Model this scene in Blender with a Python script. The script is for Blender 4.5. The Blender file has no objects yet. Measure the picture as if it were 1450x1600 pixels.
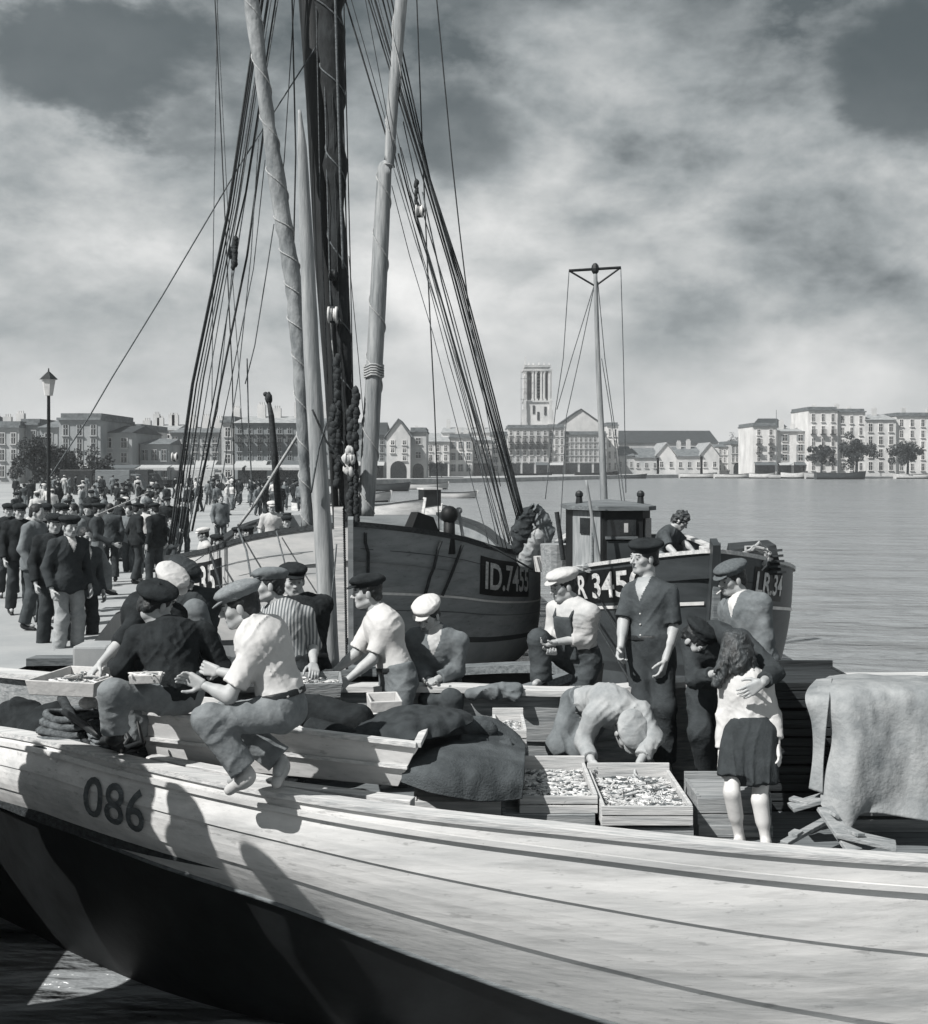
import bpy, math, random
import numpy as np
from mathutils import Vector as V, Matrix, noise as mnoise
R = math.radians
random.seed(7)
SC = bpy.context.scene
# ------------------------------------------------------------------ camera
CH, FX = 3.4, 1750.0            # camera height over the water, focal length in photo pixels
cd = bpy.data.cameras.new('camera'); cam = bpy.data.objects.new('camera', cd); SC.collection.objects.link(cam)
cam.location = (0, 0, CH); cam.rotation_euler = (R(90), 0, 0)
cd.sensor_fit = 'VERTICAL'; cd.sensor_height = 36; cd.lens = 36*FX/1600
cd.shift_y = -75/1600; cd.clip_start = 0.1; cd.clip_end = 9000
SC.camera = cam
SC.view_settings.view_transform = 'Standard'; SC.view_settings.look = 'None'
SC.view_settings.exposure = 0.88; SC.view_settings.gamma = 1
# ------------------------------------------------------------------ sun
SUN_EL, SUN_AZ = 47, 52          # elevation, degrees to the left of straight behind the camera
ce = math.cos(R(SUN_EL))
SUN = V((-math.sin(R(SUN_AZ))*ce, -math.cos(R(SUN_AZ))*ce, math.sin(R(SUN_EL))))
sd = bpy.data.lights.new('sun', 'SUN'); sd.energy = 3.9; sd.angle = R(0.5); sd.color = (1, .985, .96)
so = bpy.data.objects.new('sun', sd); SC.collection.objects.link(so)
so.rotation_euler = SUN.to_track_quat('Z', 'Y').to_euler()
# ------------------------------------------------------------------ world
def nd(nt, t, **kw):
    n = nt.nodes.new(t)
    for k, v in kw.items():
        if k.startswith('i_'):
            key = k[2:]
            n.inputs[int(key) if key.isdigit() else key.replace('_', ' ')].default_value = v
        else: setattr(n, k, v)
    return n
W = bpy.data.worlds.new('World'); SC.world = W; W.use_nodes = True
nt = W.node_tree; nt.nodes.clear(); L = nt.links.new
def mth(op, a, b=None, c=None, clamp=False):
    n = nd(nt, 'ShaderNodeMath', operation=op, use_clamp=clamp)
    for i, v in enumerate((a, b, c)):
        if v is None: continue
        if hasattr(v, 'links') or hasattr(v, 'is_linked'): L(v, n.inputs[i])
        else: n.inputs[i].default_value = v
    return n.outputs[0]
tc = nd(nt, 'ShaderNodeTexCoord')
st = nd(nt, 'ShaderNodeMapping'); st.inputs['Scale'].default_value = (1, 1, 1.9); L(tc.outputs['Generated'], st.inputs[0])
wn = nd(nt, 'ShaderNodeTexNoise', i_Scale=5.5, i_Detail=6.0, i_Roughness=.62); L(st.outputs[0], wn.inputs['Vector'])
# warp the direction a little so that the cloud masses have ragged edges
sub = nd(nt, 'ShaderNodeVectorMath', operation='SUBTRACT'); L(wn.outputs['Color'], sub.inputs[0]); sub.inputs[1].default_value = (.5, .5, .5)
scl = nd(nt, 'ShaderNodeVectorMath', operation='SCALE'); L(sub.outputs[0], scl.inputs[0]); scl.inputs['Scale'].default_value = .16
add = nd(nt, 'ShaderNodeVectorMath', operation='ADD'); L(tc.outputs['Generated'], add.inputs[0]); L(scl.outputs[0], add.inputs[1])
nrm = nd(nt, 'ShaderNodeVectorMath', operation='NORMALIZE'); L(add.outputs[0], nrm.inputs[0])
warp = nrm.outputs[0]
def blob(px, py, r, sx=1.0):
    """soft patch of sky round one compass direction"""
    d = V(((px-725)/FX, 1, -(py-725)/FX)).normalized()
    s = nd(nt, 'ShaderNodeVectorMath', operation='SUBTRACT'); L(warp, s.inputs[0]); s.inputs[1].default_value = d
    m = nd(nt, 'ShaderNodeVectorMath', operation='MULTIPLY'); L(s.outputs[0], m.inputs[0]); m.inputs[1].default_value = (1/sx, 1, 1)
    ln = nd(nt, 'ShaderNodeVectorMath', operation='LENGTH'); L(m.outputs[0], ln.inputs[0])
    mr = nd(nt, 'ShaderNodeMapRange', interpolation_type='SMOOTHSTEP'); L(ln.outputs['Value'], mr.inputs[0])
    mr.inputs[1].default_value = r/FX; mr.inputs[2].default_value = r/FX*.25; mr.inputs[3].default_value = 0; mr.inputs[4].default_value = 1
    return mr.outputs[0]
# open sky = Nishita, turned to grey as on panchromatic film behind a yellow filter
sky = nd(nt, 'ShaderNodeTexSky', sky_type='NISHITA'); sky.sun_disc = False
sky.sun_elevation = R(SUN_EL); sky.sun_rotation = R(180+SUN_AZ)
sep = nd(nt, 'ShaderNodeSeparateColor'); L(sky.outputs[0], sep.inputs[0])
opensky = mth('MULTIPLY', sep.outputs[0], .03)
z = nd(nt, 'ShaderNodeSeparateXYZ'); L(tc.outputs['Generated'], z.inputs[0])
n2 = nd(nt, 'ShaderNodeTexNoise', i_Scale=5.0, i_Detail=9.0, i_Roughness=.6, i_Distortion=.15)
st2 = nd(nt, 'ShaderNodeMapping'); st2.inputs['Scale'].default_value = (1, 1, 1.7); st2.inputs['Location'].default_value = (.7, .2, .35); L(tc.outputs['Generated'], st2.inputs[0]); L(st2.outputs[0], n2.inputs['Vector'])
# cloud brightness
n3_ = nd(nt, 'ShaderNodeTexNoise', i_Scale=13.0, i_Detail=7.0, i_Roughness=.6, i_Distortion=.2); L(st2.outputs[0], n3_.inputs['Vector'])
cb = mth('MULTIPLY_ADD', n2.outputs['Fac'], .74, -.10)
cb = mth('ADD', cb, mth('MULTIPLY_ADD', n3_.outputs['Fac'], .30, -.15))
for px, py, r, sx, a in [(1270, 560, 130, 1.6, .10), (620, 420, 170, .9, .08), (800, 430, 240, 1.1, .07), (170, 300, 150, 1.4, .07), (430, 420, 200, 1, .03),
                         (980, 210, 250, 1.1, .05), (1130, 390, 110, 2.0, .05), (250, 580, 260, 1.6, .03), (900, 580, 260, 1.8, .03), (1290, 320, 90, 1.5, .04),
                         (1150, 310, 130, 2.2, -.07), (1290, 450, 150, 1.5, -.08), (1010, 510, 110, 1.8, -.04), (120, 450, 110, 1.8, -.05), (900, 340, 90, 1.5, -.02)]:
    cb = mth('MULTIPLY_ADD', blob(px, py, r, sx), a, cb)
dk = nd(nt, 'ShaderNodeMapRange', interpolation_type='SMOOTHSTEP'); L(z.outputs[2], dk.inputs[0]); dk.inputs[1].default_value = .17; dk.inputs[2].default_value = .36; dk.inputs[3].default_value = 0; dk.inputs[4].default_value = -.10
cb = mth('MAXIMUM', mth('ADD', cb, dk.outputs[0]), .06)
hz = nd(nt, 'ShaderNodeMapRange', interpolation_type='SMOOTHSTEP'); L(z.outputs[2], hz.inputs[0])
hz.inputs[1].default_value = .15; hz.inputs[2].default_value = -.01; hz.inputs[3].default_value = 0; hz.inputs[4].default_value = .85
mixh = nd(nt, 'ShaderNodeMix', data_type='FLOAT'); L(hz.outputs[0], mixh.inputs[0]); L(cb, mixh.inputs[2]); mixh.inputs[3].default_value = .43
# holes in the cloud, their edges broken up by the same turbulence
hole = None
for px, py, r, sx, a in [(140, 90, 150, 2.4, 1.0), (310, 190, 90, 1.0, .55), (1400, 120, 160, .9, 1.0), (690, 215, 140, 1.3, .62), (420, 150, 110, 1.2, .6),
                         (640, 310, 70, 1.1, .35), (700, -160, 290, 3.2, .7)]:
    b = mth('MULTIPLY', blob(px, py, r, sx), a)
    hole = b if hole is None else mth('MAXIMUM', hole, b)
hn = mth('MULTIPLY_ADD', n3_.outputs['Fac'], 1.1, -.55)
hsum = mth('ADD', hole, hn)
hh_ = nd(nt, 'ShaderNodeMapRange', interpolation_type='SMOOTHSTEP'); L(hsum, hh_.inputs[0]); hh_.inputs[1].default_value = .12; hh_.inputs[2].default_value = .85; hh_.inputs[4].default_value = .9
hm = nd(nt, 'ShaderNodeMix', data_type='FLOAT'); L(hh_.outputs[0], hm.inputs[0]); L(mixh.outputs[0], hm.inputs[2]); L(opensky, hm.inputs[3])
# under the horizon: a dull ground tone
und = nd(nt, 'ShaderNodeMapRange'); L(z.outputs[2], und.inputs[0]); und.inputs[1].default_value = -.02; und.inputs[2].default_value = -.005
fm = nd(nt, 'ShaderNodeMix', data_type='FLOAT'); L(und.outputs[0], fm.inputs[0]); fm.inputs[2].default_value = .12; L(hm.outputs[0], fm.inputs[3])
comb = nd(nt, 'ShaderNodeCombineColor')
lum = mth('MAXIMUM', fm.outputs[0], .015)
ramp = nd(nt, 'ShaderNodeValToRGB'); L(lum, ramp.inputs[0])
e = ramp.color_ramp.elements; e[0].position = 0; e[0].color = (0, 0, 0, 1); e[1].position = 1; e[1].color = (1, .99, .98, 1)
for p, c in ((.05, (.040, .052, .058)), (.2, (.185, .202, .208)), (.5, (.50, .50, .495))):
    q = e.new(p); q.color = (*c, 1)
bg = nd(nt, 'ShaderNodeBackground'); L(ramp.outputs[0], bg.inputs[0]); bg.inputs[1].default_value = 1.0
wo = nd(nt, 'ShaderNodeOutputWorld'); L(bg.outputs[0], wo.inputs[0])
# ------------------------------------------------------------------ materials
def tint(v):
    k = max(0, min(1, v/.45))
    return (v*(.86+.15*k), v*(.99+.01*k), v*(1.06-.075*k), 1)
MATS = {}
def mat(name, v, rough=.8, var=.15, scale=6.0, bump=.15, stretch=(1, 1, 1), spec=.25, kind='noise', metallic=0, dark=None, bscale=None, dist=.01, wear=0):
    if name in MATS: return MATS[name]
    m = bpy.data.materials.new(name); m.use_nodes = True; t = m.node_tree; l = t.links.new
    b = t.nodes['Principled BSDF']; b.inputs['Roughness'].default_value = rough
    b.inputs['Specular IOR Level'].default_value = spec; b.inputs['Metallic'].default_value = metallic
    c = t.nodes.new('ShaderNodeTexCoord'); mp = t.nodes.new('ShaderNodeMapping'); mp.inputs['Scale'].default_value = stretch
    l(c.outputs['Object'], mp.inputs[0])
    n = t.nodes.new('ShaderNodeTexNoise'); n.inputs['Scale'].default_value = scale; n.inputs['Detail'].default_value = 8; n.inputs['Roughness'].default_value = .65
    l(mp.outputs[0], n.inputs['Vector'])
    r = t.nodes.new('ShaderNodeValToRGB'); l(n.outputs['Fac'], r.inputs[0])
    lo = dark if dark is not None else v*(1-2.2*var)
    r.color_ramp.elements[0].position = .32; r.color_ramp.elements[0].color = tint(max(.004, lo))
    r.color_ramp.elements[1].position = .68; r.color_ramp.elements[1].color = tint(v*(1+var))
    col = r.outputs[0]
    if kind == 'stripe':
        w = t.nodes.new('ShaderNodeTexWave'); w.bands_direction = 'X'; w.inputs['Scale'].default_value = 14; w.inputs['Distortion'].default_value = 1.2; w.inputs['Detail Scale'].default_value = .6
        l(c.outputs['Object'], w.inputs[0]); mr = t.nodes.new('ShaderNodeMapRange'); l(w.outputs['Fac'], mr.inputs[0]); mr.inputs[1].default_value = .3; mr.inputs[2].default_value = .7
        mx = t.nodes.new('ShaderNodeMix'); mx.data_type = 'RGBA'; l(mr.outputs[0], mx.inputs[0]); mx.inputs[6].default_value = tint(.11); l(col, mx.inputs[7]); col = mx.outputs[2]
    if kind == 'planks':      # seams across local z
        w = t.nodes.new('ShaderNodeTexWave'); w.bands_direction = 'Z'; w.inputs['Scale'].default_value = scale and 1.6; w.inputs['Distortion'].default_value = .6; w.inputs['Detail'].default_value = 1
        l(c.outputs['Object'], w.inputs[0]); mr = t.nodes.new('ShaderNodeMapRange'); l(w.outputs['Fac'], mr.inputs[0]); mr.inputs[1].default_value = .0; mr.inputs[2].default_value = .06; mr.inputs[3].default_value = .25; mr.inputs[4].default_value = 1
        mx = t.nodes.new('ShaderNodeMix'); mx.data_type = 'RGBA'; mx.blend_type = 'MULTIPLY'; mx.inputs[0].default_value = 1; l(col, mx.inputs[6]); l(mr.outputs[0], mx.inputs[7]); col = mx.outputs[2]
    if wear:      # chipped and rubbed paint
        for ws, wst, lo_, hi_ in ((14, (.5, 1, 2.2), .60, .66), (3.2, (.35, 1, 3.5), .52, .72), (45, (1, 1, 1), .66, .70)):
            wm_ = t.nodes.new('ShaderNodeMapping'); wm_.inputs['Scale'].default_value = wst; wm_.inputs['Location'].default_value = (ws, 1.3, .7); l(c.outputs['Object'], wm_.inputs[0])
            w = t.nodes.new('ShaderNodeTexNoise'); w.inputs['Scale'].default_value = ws; w.inputs['Detail'].default_value = 5; w.inputs['Roughness'].default_value = .7; l(wm_.outputs[0], w.inputs['Vector'])
            mr = t.nodes.new('ShaderNodeMapRange'); l(w.outputs['Fac'], mr.inputs[0]); mr.inputs[1].default_value = lo_; mr.inputs[2].default_value = hi_; mr.inputs[3].default_value = 1; mr.inputs[4].default_value = 1-wear
            mx = t.nodes.new('ShaderNodeMix'); mx.data_type = 'RGBA'; mx.blend_type = 'MULTIPLY'; mx.inputs[0].default_value = 1; l(col, mx.inputs[6]); l(mr.outputs[0], mx.inputs[7]); col = mx.outputs[2]
    l(col, b.inputs['Base Color'])
    if bump:
        n3 = t.nodes.new('ShaderNodeTexNoise'); n3.inputs['Scale'].default_value = bscale or scale*4; n3.inputs['Detail'].default_value = 6; l(mp.outputs[0], n3.inputs['Vector'])
        bp = t.nodes.new('ShaderNodeBump'); bp.inputs['Strength'].default_value = bump; bp.inputs['Distance'].default_value = dist; l(n3.outputs['Fac'], bp.inputs['Height']); l(bp.outputs[0], b.inputs['Normal'])
    MATS[name] = m; return m
WOODX = (.5, 8, 8)
M = dict(
 skin=mat('skin', .35, .55, .10, 9, .08, spec=.4, bscale=60, dist=.003), skin_pale=mat('skin_pale', .55, .5, .06, 9, .05, spec=.4),
 skin_dark=mat('skin_dark', .28, .55, .12, 9, .08, spec=.4),
 eye=mat('eye', .02, .4, .1, bump=0), lip=mat('lip', .15, .5, .1, bump=0),
 hair=mat('hair', .02, .55, .5, 30, .9, (1, 1, .35), .35, bscale=60, dist=.01), hair_long=mat('hair_long', .045, .5, .5, 26, 1, (1, 1, .3), .4, bscale=45, dist=.02),
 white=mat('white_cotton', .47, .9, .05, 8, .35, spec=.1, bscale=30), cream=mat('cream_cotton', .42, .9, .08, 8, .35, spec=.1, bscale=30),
 lgrey=mat('light_grey_cloth', .30, .9, .12, 8, .35, spec=.1, bscale=40), mgrey=mat('mid_grey_cloth', .15, .9, .15, 8, .4, spec=.1, bscale=40),
 denim=mat('faded_denim', .19, .9, .18, 7, .45, spec=.1, bscale=40),
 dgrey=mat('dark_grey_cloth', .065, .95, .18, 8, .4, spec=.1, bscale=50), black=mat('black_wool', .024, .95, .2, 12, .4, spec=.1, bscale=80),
 navy=mat('dark_serge', .042, .9, .15, 9, .4, spec=.12, bscale=70),
 stripe=mat('striped_cotton', .34, .9, .08, 8, .3, kind='stripe'),
 tweed=mat('tweed', .11, .95, .15, 60, .4, spec=.1), tweed_light=mat('light_tweed', .2, .95, .12, 60, .4, spec=.1),
 leather=mat('leather', .02, .5, .2), rope=mat('rope', .12, .9, .3, 30, .5), rope_dark=mat('tarred_rope', .032, .8, .3, 30, .5), rope_light=mat('hemp_rope', .34, .9, .2, 30, .5),
 sack=mat('sackcloth', .075, 1, .35, 3, .7, spec=.05, bscale=90, dark=.035), canvas=mat('worn_canvas', .27, .95, .22, 3.5, .6, spec=.08, bscale=40, dark=.15),
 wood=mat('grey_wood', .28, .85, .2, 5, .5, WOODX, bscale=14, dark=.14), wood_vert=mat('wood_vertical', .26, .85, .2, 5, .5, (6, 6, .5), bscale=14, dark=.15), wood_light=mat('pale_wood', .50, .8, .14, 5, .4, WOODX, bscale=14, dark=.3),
 wood_dark=mat('dark_wood', .035, .7, .35, 5, .5, WOODX, bscale=14), wood_mid=mat('mid_wood', .15, .8, .25, 5, .4, WOODX, bscale=14),
 spar=mat('scraped_spar', .27, .7, .25, 2.5, .4, (6, 6, .6), bscale=12, dark=.13), spar_dark=mat('tarred_spar', .018, .6, .3, 3, .4, (6, 6, .6)),
 sail=mat('furled_sail', .24, .9, .25, 5, .7, (1, 1, .5), bscale=8, dist=.05), sail_dark=mat('tanned_sail', .022, .9, .3, 5, .7, (1, 1, .5), bscale=10, dist=.05),
 hull_white=mat('white_hull_paint', .60, .6, .08, 1.6, .35, (.3, 3, 3), bscale=7, dark=.38, wear=.28), hull_light=mat('pale_or_sunlit_hull', .42, .5, .1, 1.5, .2, (.5, 1, 3), dark=.32),
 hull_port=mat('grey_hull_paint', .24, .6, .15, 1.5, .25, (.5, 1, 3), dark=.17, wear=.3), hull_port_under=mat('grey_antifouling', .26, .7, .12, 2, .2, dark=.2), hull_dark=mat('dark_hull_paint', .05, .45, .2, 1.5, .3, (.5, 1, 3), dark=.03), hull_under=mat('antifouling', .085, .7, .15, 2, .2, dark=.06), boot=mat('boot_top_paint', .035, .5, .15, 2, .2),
 plate=mat('black_plate', .008, .5, .2), letter=mat('white_letter', .56, .6, .15, 20, .1, dark=.3, wear=.55), tarred=mat('tarred_hull', .012, .6, .3, 3, .3), pale_mark=mat('faded_letter', .09, .7, .2, 15, wear=-.9),
 stripe_white=mat('white_line', .6, .5, .1), fish=mat('fish_skin', .55, .35, .2, 40, .1, spec=.6, dark=.28), fish_dark=mat('fish_back', .14, .25, .3, 40, .1, spec=.8),
 iron=mat('iron', .02, .5, .3), quay=mat('quay_stone', .34, .9, .18, .8, .4, bscale=6, dark=.22), paving=mat('paving', .30, .9, .16, .5, .3, dark=.25, bscale=9),
 glass=mat('window_glass', .02, .15, .2, spec=.6, bump=0), shutter=mat('shutter', .12, .7, .2), shutter_pale=mat('pale_shutter', .26, .7, .2), roof=mat('tile_roof', .15, .85, .25, 1.2, .4), roof_pale=mat('pale_tile_roof', .30, .85, .2, 1.2, .4),
 slate=mat('slate_roof', .045, .7, .2, 1, .2), bark=mat('bark', .05), leaf=mat('leaves', .05, .7, .5, 2, .2), awning=mat('awning', .36, .9, .1), awning_dark=mat('dark_awning', .10, .9, .1),
 glazed=mat('brass_sheave', .5, .4, .1),
)
def stone(v):
    v = min(.62, v*1.22); return mat('wall_stone_%02d' % int(v*100), v, .9, .12, .35, .3, (1, 1, .6), bscale=3, dark=v*.72)
# ------------------------------------------------------------------ object helpers
COL = SC.collection
def P(px, py, Y): return V(((px-725)/FX*Y, Y, CH-(py-725)/FX*Y))
def PZ(px, py, zz):
    Y = (CH-zz)*FX/(py-725); return P(px, py, Y)
def GX(px, Y, zz): return V(((px-725)/FX*Y, Y, zz))
def tag(o, label=None, cat=None, group=None, kind=None):
    if label: o['label'] = label
    if cat: o['category'] = cat
    if group: o['group'] = group
    if kind: o['kind'] = kind
    return o
def thing(name, label, cat, loc=(0, 0, 0), group=None, kind=None):
    o = bpy.data.objects.new(name, None); o.empty_display_size = .2; COL.objects.link(o); o.location = loc
    return tag(o, label, cat, group, kind)
def link(name, me, mats, parent=None):
    o = bpy.data.objects.new(name, me); COL.objects.link(o)
    for m in (mats if isinstance(mats, (list, tuple)) else [mats]): me.materials.append(m)
    if parent is not None:
        o.parent = parent
        # meshes are written in world coordinates
        tot = V((0, 0, 0)); q = parent
        if q.type == 'EMPTY': o.matrix_parent_inverse = Matrix.Translation(-q.location)
    return o
def npmesh(name, verts, quads, smooth=True, mi=None):
    me = bpy.data.meshes.new(name); n = len(verts); f = len(quads); k = quads.shape[1]
    me.vertices.add(n); me.vertices.foreach_set('co', np.ascontiguousarray(verts, dtype=np.float32).ravel())
    me.loops.add(f*k); me.loops.foreach_set('vertex_index', np.ascontiguousarray(quads, dtype=np.int32).ravel())
    me.polygons.add(f); me.polygons.foreach_set('loop_start', np.arange(0, f*k, k, dtype=np.int32))
    me.update(calc_edges=True)
    me.polygons.foreach_set('use_smooth', np.full(f, smooth))
    if mi is not None: me.polygons.foreach_set('material_index', mi.astype(np.int32))
    me.update(); return me
class MB:
    def __init__(s): s.v = []; s.f = []; s.m = []; s.mi = 0
    def add(s, vs, fs):
        o = len(s.v); s.v += [tuple(p) for p in vs]
        for f in fs: s.f.append(tuple(i+o for i in f)); s.m.append(s.mi)
        return s
    def hexa(s, p):   # 4 bottom, 4 top, same winding
        return s.add(p, [(3, 2, 1, 0), (4, 5, 6, 7), (0, 1, 5, 4), (1, 2, 6, 5), (2, 3, 7, 6), (3, 0, 4, 7)])
    def box(s, c, d, rz=0, tilt=None):
        m = Matrix.Rotation(rz, 3, 'Z')
        if tilt is not None: m = m @ tilt
        x, y, zz = d[0]/2, d[1]/2, d[2]/2
        return s.hexa([V(c)+m @ V(q) for q in [(-x, -y, -zz), (x, -y, -zz), (x, y, -zz), (-x, y, -zz), (-x, -y, zz), (x, -y, zz), (x, y, zz), (-x, y, zz)]])
    def beam(s, a, b, w, h, up=V((0, 0, 1))):
        a, b = V(a), V(b); d = (b-a).normalized(); x = d.cross(up)
        if x.length < 1e-3: x = V((1, 0, 0))
        x.normalize(); u = x.cross(d)
        r = [(-w/2, -h/2), (w/2, -h/2), (w/2, h/2), (-w/2, h/2)]
        return s.hexa([a+x*i+u*j for i, j in r]+[b+x*i+u*j for i, j in r])
    def cyl(s, a, b, ra, rb=None, n=10, cap=True):
        return s.tube([a, b], [ra, ra if rb is None else rb], n, cap)
    def tube(s, pts, r, n=8, cap=True):
        pts = [V(p) for p in pts]
        if not isinstance(r, (list, tuple)): r = [r]*len(pts)
        o = len(s.v); d0 = (pts[1]-pts[0]).normalized()
        x = d0.cross(V((0, 1, 0)) if abs(d0.y) < .9 else V((1, 0, 0))).normalized()
        for i, p in enumerate(pts):
            d = (pts[min(i+1, len(pts)-1)]-pts[max(i-1, 0)]).normalized()
            x = (x-d*x.dot(d)).normalized(); y = d.cross(x)
            for k in range(n):
                a = 2*math.pi*k/n; s.v.append(tuple(p+(x*math.cos(a)+y*math.sin(a))*r[i]))
        for i in range(len(pts)-1):
            for k in range(n):
                a, b = o+i*n+k, o+i*n+(k+1) % n; s.f.append((a, b, b+n, a+n)); s.m.append(s.mi)
        if cap:
            s.f.append(tuple(o+k for k in range(n))[::-1]); s.m.append(s.mi)
            s.f.append(tuple(o+(len(pts)-1)*n+k for k in range(n))); s.m.append(s.mi)
        return s
    def ball(s, c, r, n=10, m=7, sq=(1, 1, 1), jit=0):
        o = len(s.v); c = V(c)
        for j in range(m+1):
            t = math.pi*j/m
            for k in range(n):
                a = 2*math.pi*k/n; q = r*(1+jit*(random.random()-.5))
                s.v.append((c.x+q*sq[0]*math.sin(t)*math.cos(a), c.y+q*sq[1]*math.sin(t)*math.sin(a), c.z+q*sq[2]*math.cos(t)))
        for j in range(m):
            for k in range(n):
                a, b = o+j*n+k, o+j*n+(k+1) % n; s.f.append((a, a+n, b+n, b)); s.m.append(s.mi)
        return s
    def grid(s, fn, nu, nv):
        o = len(s.v)
        for j in range(nv+1):
            for i in range(nu+1): s.v.append(tuple(fn(i/nu, j/nv)))
        for j in range(nv):
            for i in range(nu):
                a = o+j*(nu+1)+i; s.f.append((a, a+1, a+nu+2, a+nu+1)); s.m.append(s.mi)
        return s
    def build(s, name, mats, parent=None, smooth=False, bevel=0, solid=0, auto=False):
        me = bpy.data.meshes.new(name); me.from_pydata(s.v, [], s.f); me.update()
        o = link(name, me, mats, parent)
        me.polygons.foreach_set('material_index', np.array(s.m, dtype=np.int32))
        if smooth: me.polygons.foreach_set('use_smooth', np.full(len(s.f), True))
        if solid:
            q = o.modifiers.new('s', 'SOLIDIFY'); q.thickness = solid; q.offset = 0
        if bevel:
            q = o.modifiers.new('b', 'BEVEL'); q.width = bevel; q.segments = 2; q.limit_method = 'ANGLE'
        return o
def lerp(a, b, t): return a+(b-a)*t
def interp(pts, x):
    """pts: sorted list of (x, y...) -> smooth interpolated values"""
    if x <= pts[0][0]: i = 0
    elif x >= pts[-1][0]: i = len(pts)-2
    else: i = max(k for k in range(len(pts)-1) if pts[k][0] <= x)
    a, b = pts[i], pts[i+1]; t = (x-a[0])/(b[0]-a[0])
    p0 = pts[max(i-1, 0)]; p3 = pts[min(i+2, len(pts)-1)]; out = []
    for k in range(1, len(a)):
        m0 = (b[k]-p0[k])/(b[0]-p0[0])*(b[0]-a[0]); m1 = (p3[k]-a[k])/(p3[0]-a[0])*(b[0]-a[0])
        tt = min(max(t, 0), 1); h = tt*tt*(3-2*tt)
        out.append(a[k]*(2*tt**3-3*tt**2+1)+m0*(tt**3-2*tt**2+tt)+b[k]*(-2*tt**3+3*tt**2)+m1*(tt**3-tt**2))
    return out
# ------------------------------------------------------------------ smooth implicit surfaces (figures, cloth)
_rng = np.random.RandomState(3); _LAT = _rng.rand(32, 32, 32).astype(np.float32)
def vnoise(p):
    i = np.floor(p).astype(np.int32); f = p-i; f = f*f*(3-2*f); r = 0
    for dx in (0, 1):
        for dy in (0, 1):
            for dz in (0, 1):
                w = (f[:, 0] if dx else 1-f[:, 0])*(f[:, 1] if dy else 1-f[:, 1])*(f[:, 2] if dz else 1-f[:, 2])
                r = r+w*_LAT[(i[:, 0]+dx) & 31, (i[:, 1]+dy) & 31, (i[:, 2]+dz) & 31]
    return r
def cap_(a, b, ra, rb=None, k=.02, cut=None, sub=False): return ('c', np.array(a, float), np.array(b, float), ra, ra if rb is None else rb, k, cut, sub)
def ell_(c, axes, rad, k=.02, cut=None, sub=False): return ('e', np.array(c, float), np.array([list(a) for a in axes], float), np.array(rad, float), k, cut, sub)
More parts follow.
